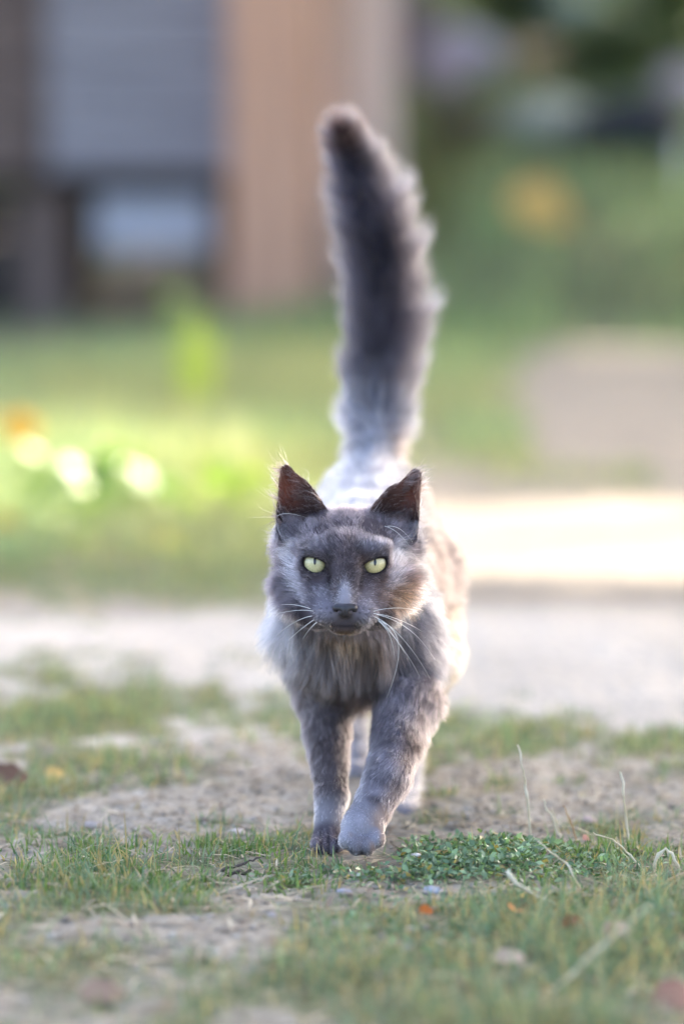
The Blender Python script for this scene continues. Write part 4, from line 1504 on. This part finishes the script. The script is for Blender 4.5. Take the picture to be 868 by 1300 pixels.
for i, (px, py, r, c, lab) in enumerate([
    (528, 1102, .0030, (226, 214, 204), 'tiny whitish pebble on top of the leaf mat'),
    (549, 1135, .0062, (170, 170, 182), 'flat pale grey pebble at the front edge of the leaf mat'),
    (437, 1136, .0050, (176, 170, 176), 'pale pebble on the dirt just below the raised paw'),
    (300, 1060, .0060, (188, 176, 168), 'smooth pale pebble on the dirt left of the planted paw'),
    (118, 1052, .0075, (170, 156, 148), 'rounded beige pebble beside the straight pale stick'),
    (345, 1165, .0046, (160, 150, 144), 'small grey pebble in the dirt at the lower middle'),
    (745, 1045, .0060, (186, 160, 152), 'pinkish pebble behind the dry stalks')]):
    p = hit(px, py)
    r2 = np.random.default_rng(50 + i)
    vv = OV * r2.uniform(.85, 1.15, (len(OV), 1)) * np.array([1.3, 1, .65]) * r
    dz = .010 if i == 0 else r * .3
    o = link('pebble', mesh_np('pebble', vv, OF, np.repeat(lin(*c)[None], len(vv), 0)), M_STONE, None, (p[0], p[1], p[2] + dz))
    tag(o, lab, 'pebble', 'pebbles on the path')

# ------------------------------------------------------------------ trees that shade the path (beside and above the view)
y1, y2 = flat(0, 748)[1], flat(0, 628)[1]
y3, y4 = flat(0, 668)[1], flat(0, 560)[1]


def sunny(x, y):
    a = sstep(-.08, .02, x) * sstep(y1 - .08, y1 + .08, y) * sstep(y2 + .1, y2 - .1, y)
    b = sstep(.1, .0, x) * sstep(y3 - .35, y3 - .15, y) * sstep(y4 + .1, y4 - .2, y)
    return np.maximum(a, b)


NL = 42000
tx = rng.uniform(-2.6, 3.2, NL); ty = rng.uniform(-4.2, 12.5, NL)
hh = rng.uniform(3.2, 6.0, NL)
kk = (rng.random(NL) > sunny(tx, ty)) & (rng.random(NL) > .65 * sstep(5.0, 6.5, ty))  # crowns shaped for the light: leaves left out over sun patches and bank
off_ = SUN_DIR / SUN_DIR[2]
lp = np.stack([tx + off_[0] * hh, ty + off_[1] * hh, hh], -1)
# light that reaches the tail and back: thin the crown along those rays
for i in range(2, len(TAIL)):
    q_ = TAIL[i] - off_ * TAIL[i][2]
    kk &= ~((np.hypot(tx - q_[0], ty - q_[1]) < .07) & (rng.random(NL) < .7))
for q3 in (P(470, 555, .46), P(455, 590, .36), P(448, 630, .25), P(500, 600, .38)):
    q_ = q3 - off_ * q3[2]
    kk &= ~((np.hypot(tx - q_[0], ty - q_[1]) < .09) & (rng.random(NL) < .85))
lp, hh = lp[kk], hh[kk]
n = len(lp)
m_bark = noisy_mat('bark', lin(96, 84, 72), lin(130, 116, 100), 12, .95, .6)
trees = [(4.6, -.6), (5.2, 3.4), (4.8, 7.6), (5.4, 11.8), (5.0, 16.0)]
own = np.argmin(np.abs(lp[:, 1][:, None] - np.array([q[1] for q in trees])[None]), 1)
tl = ['shade tree nearest the camera beside the path', 'shade tree beside the path level with the cat', 'shade tree beside the path in front of the bank', 'shade tree on the bank beside the boulders', 'shade tree on the bank behind the boulders']
for ti, (X_, Y_) in enumerate(trees):
    zb = float(zg(X_, Y_))
    t = empty('shade_tree', (X_, Y_, zb), tl[ti], 'tree', 'shade trees along the path')
    mb = MB()
    top = np.array([X_ - .2, Y_, 4.4])
    mb.tube(spline([np.array([X_, Y_, zb - .3]), np.array([X_ + .05, Y_, 1.4]), np.array([X_ - .1, Y_ + .05, 2.8]), top], 9), list(np.linspace(.17, .08, 9)), 8)
    for k in range(7):
        a = k * 6.28 / 7 + ti
        e = top + np.array([math.cos(a) * 2.0, math.sin(a) * 1.6, rng.uniform(-.4, 1.2)])
        s_ = np.array([X_ - .1, Y_, rng.uniform(2.8, 4.2)])
        mb.tube(spline([s_, s_ * .5 + e * .5 + [0, 0, .25], e], 6), list(np.linspace(.06, .015, 6)), 6)
    mb.build('trunk', m_bark, t, smooth=True)
    L_ = lp[own == ti]
    u = rng.random((len(L_), 1))
    cc = (lin(66, 92, 46) * (1 - u) + lin(104, 126, 62) * u)
    v_, f_, c_ = leaf_cloud(L_, rng.uniform(.20, .30, len(L_)), cc)
    link('crown', mesh_np('crown', v_, f_, c_, smooth=False), M_LEAF, t)
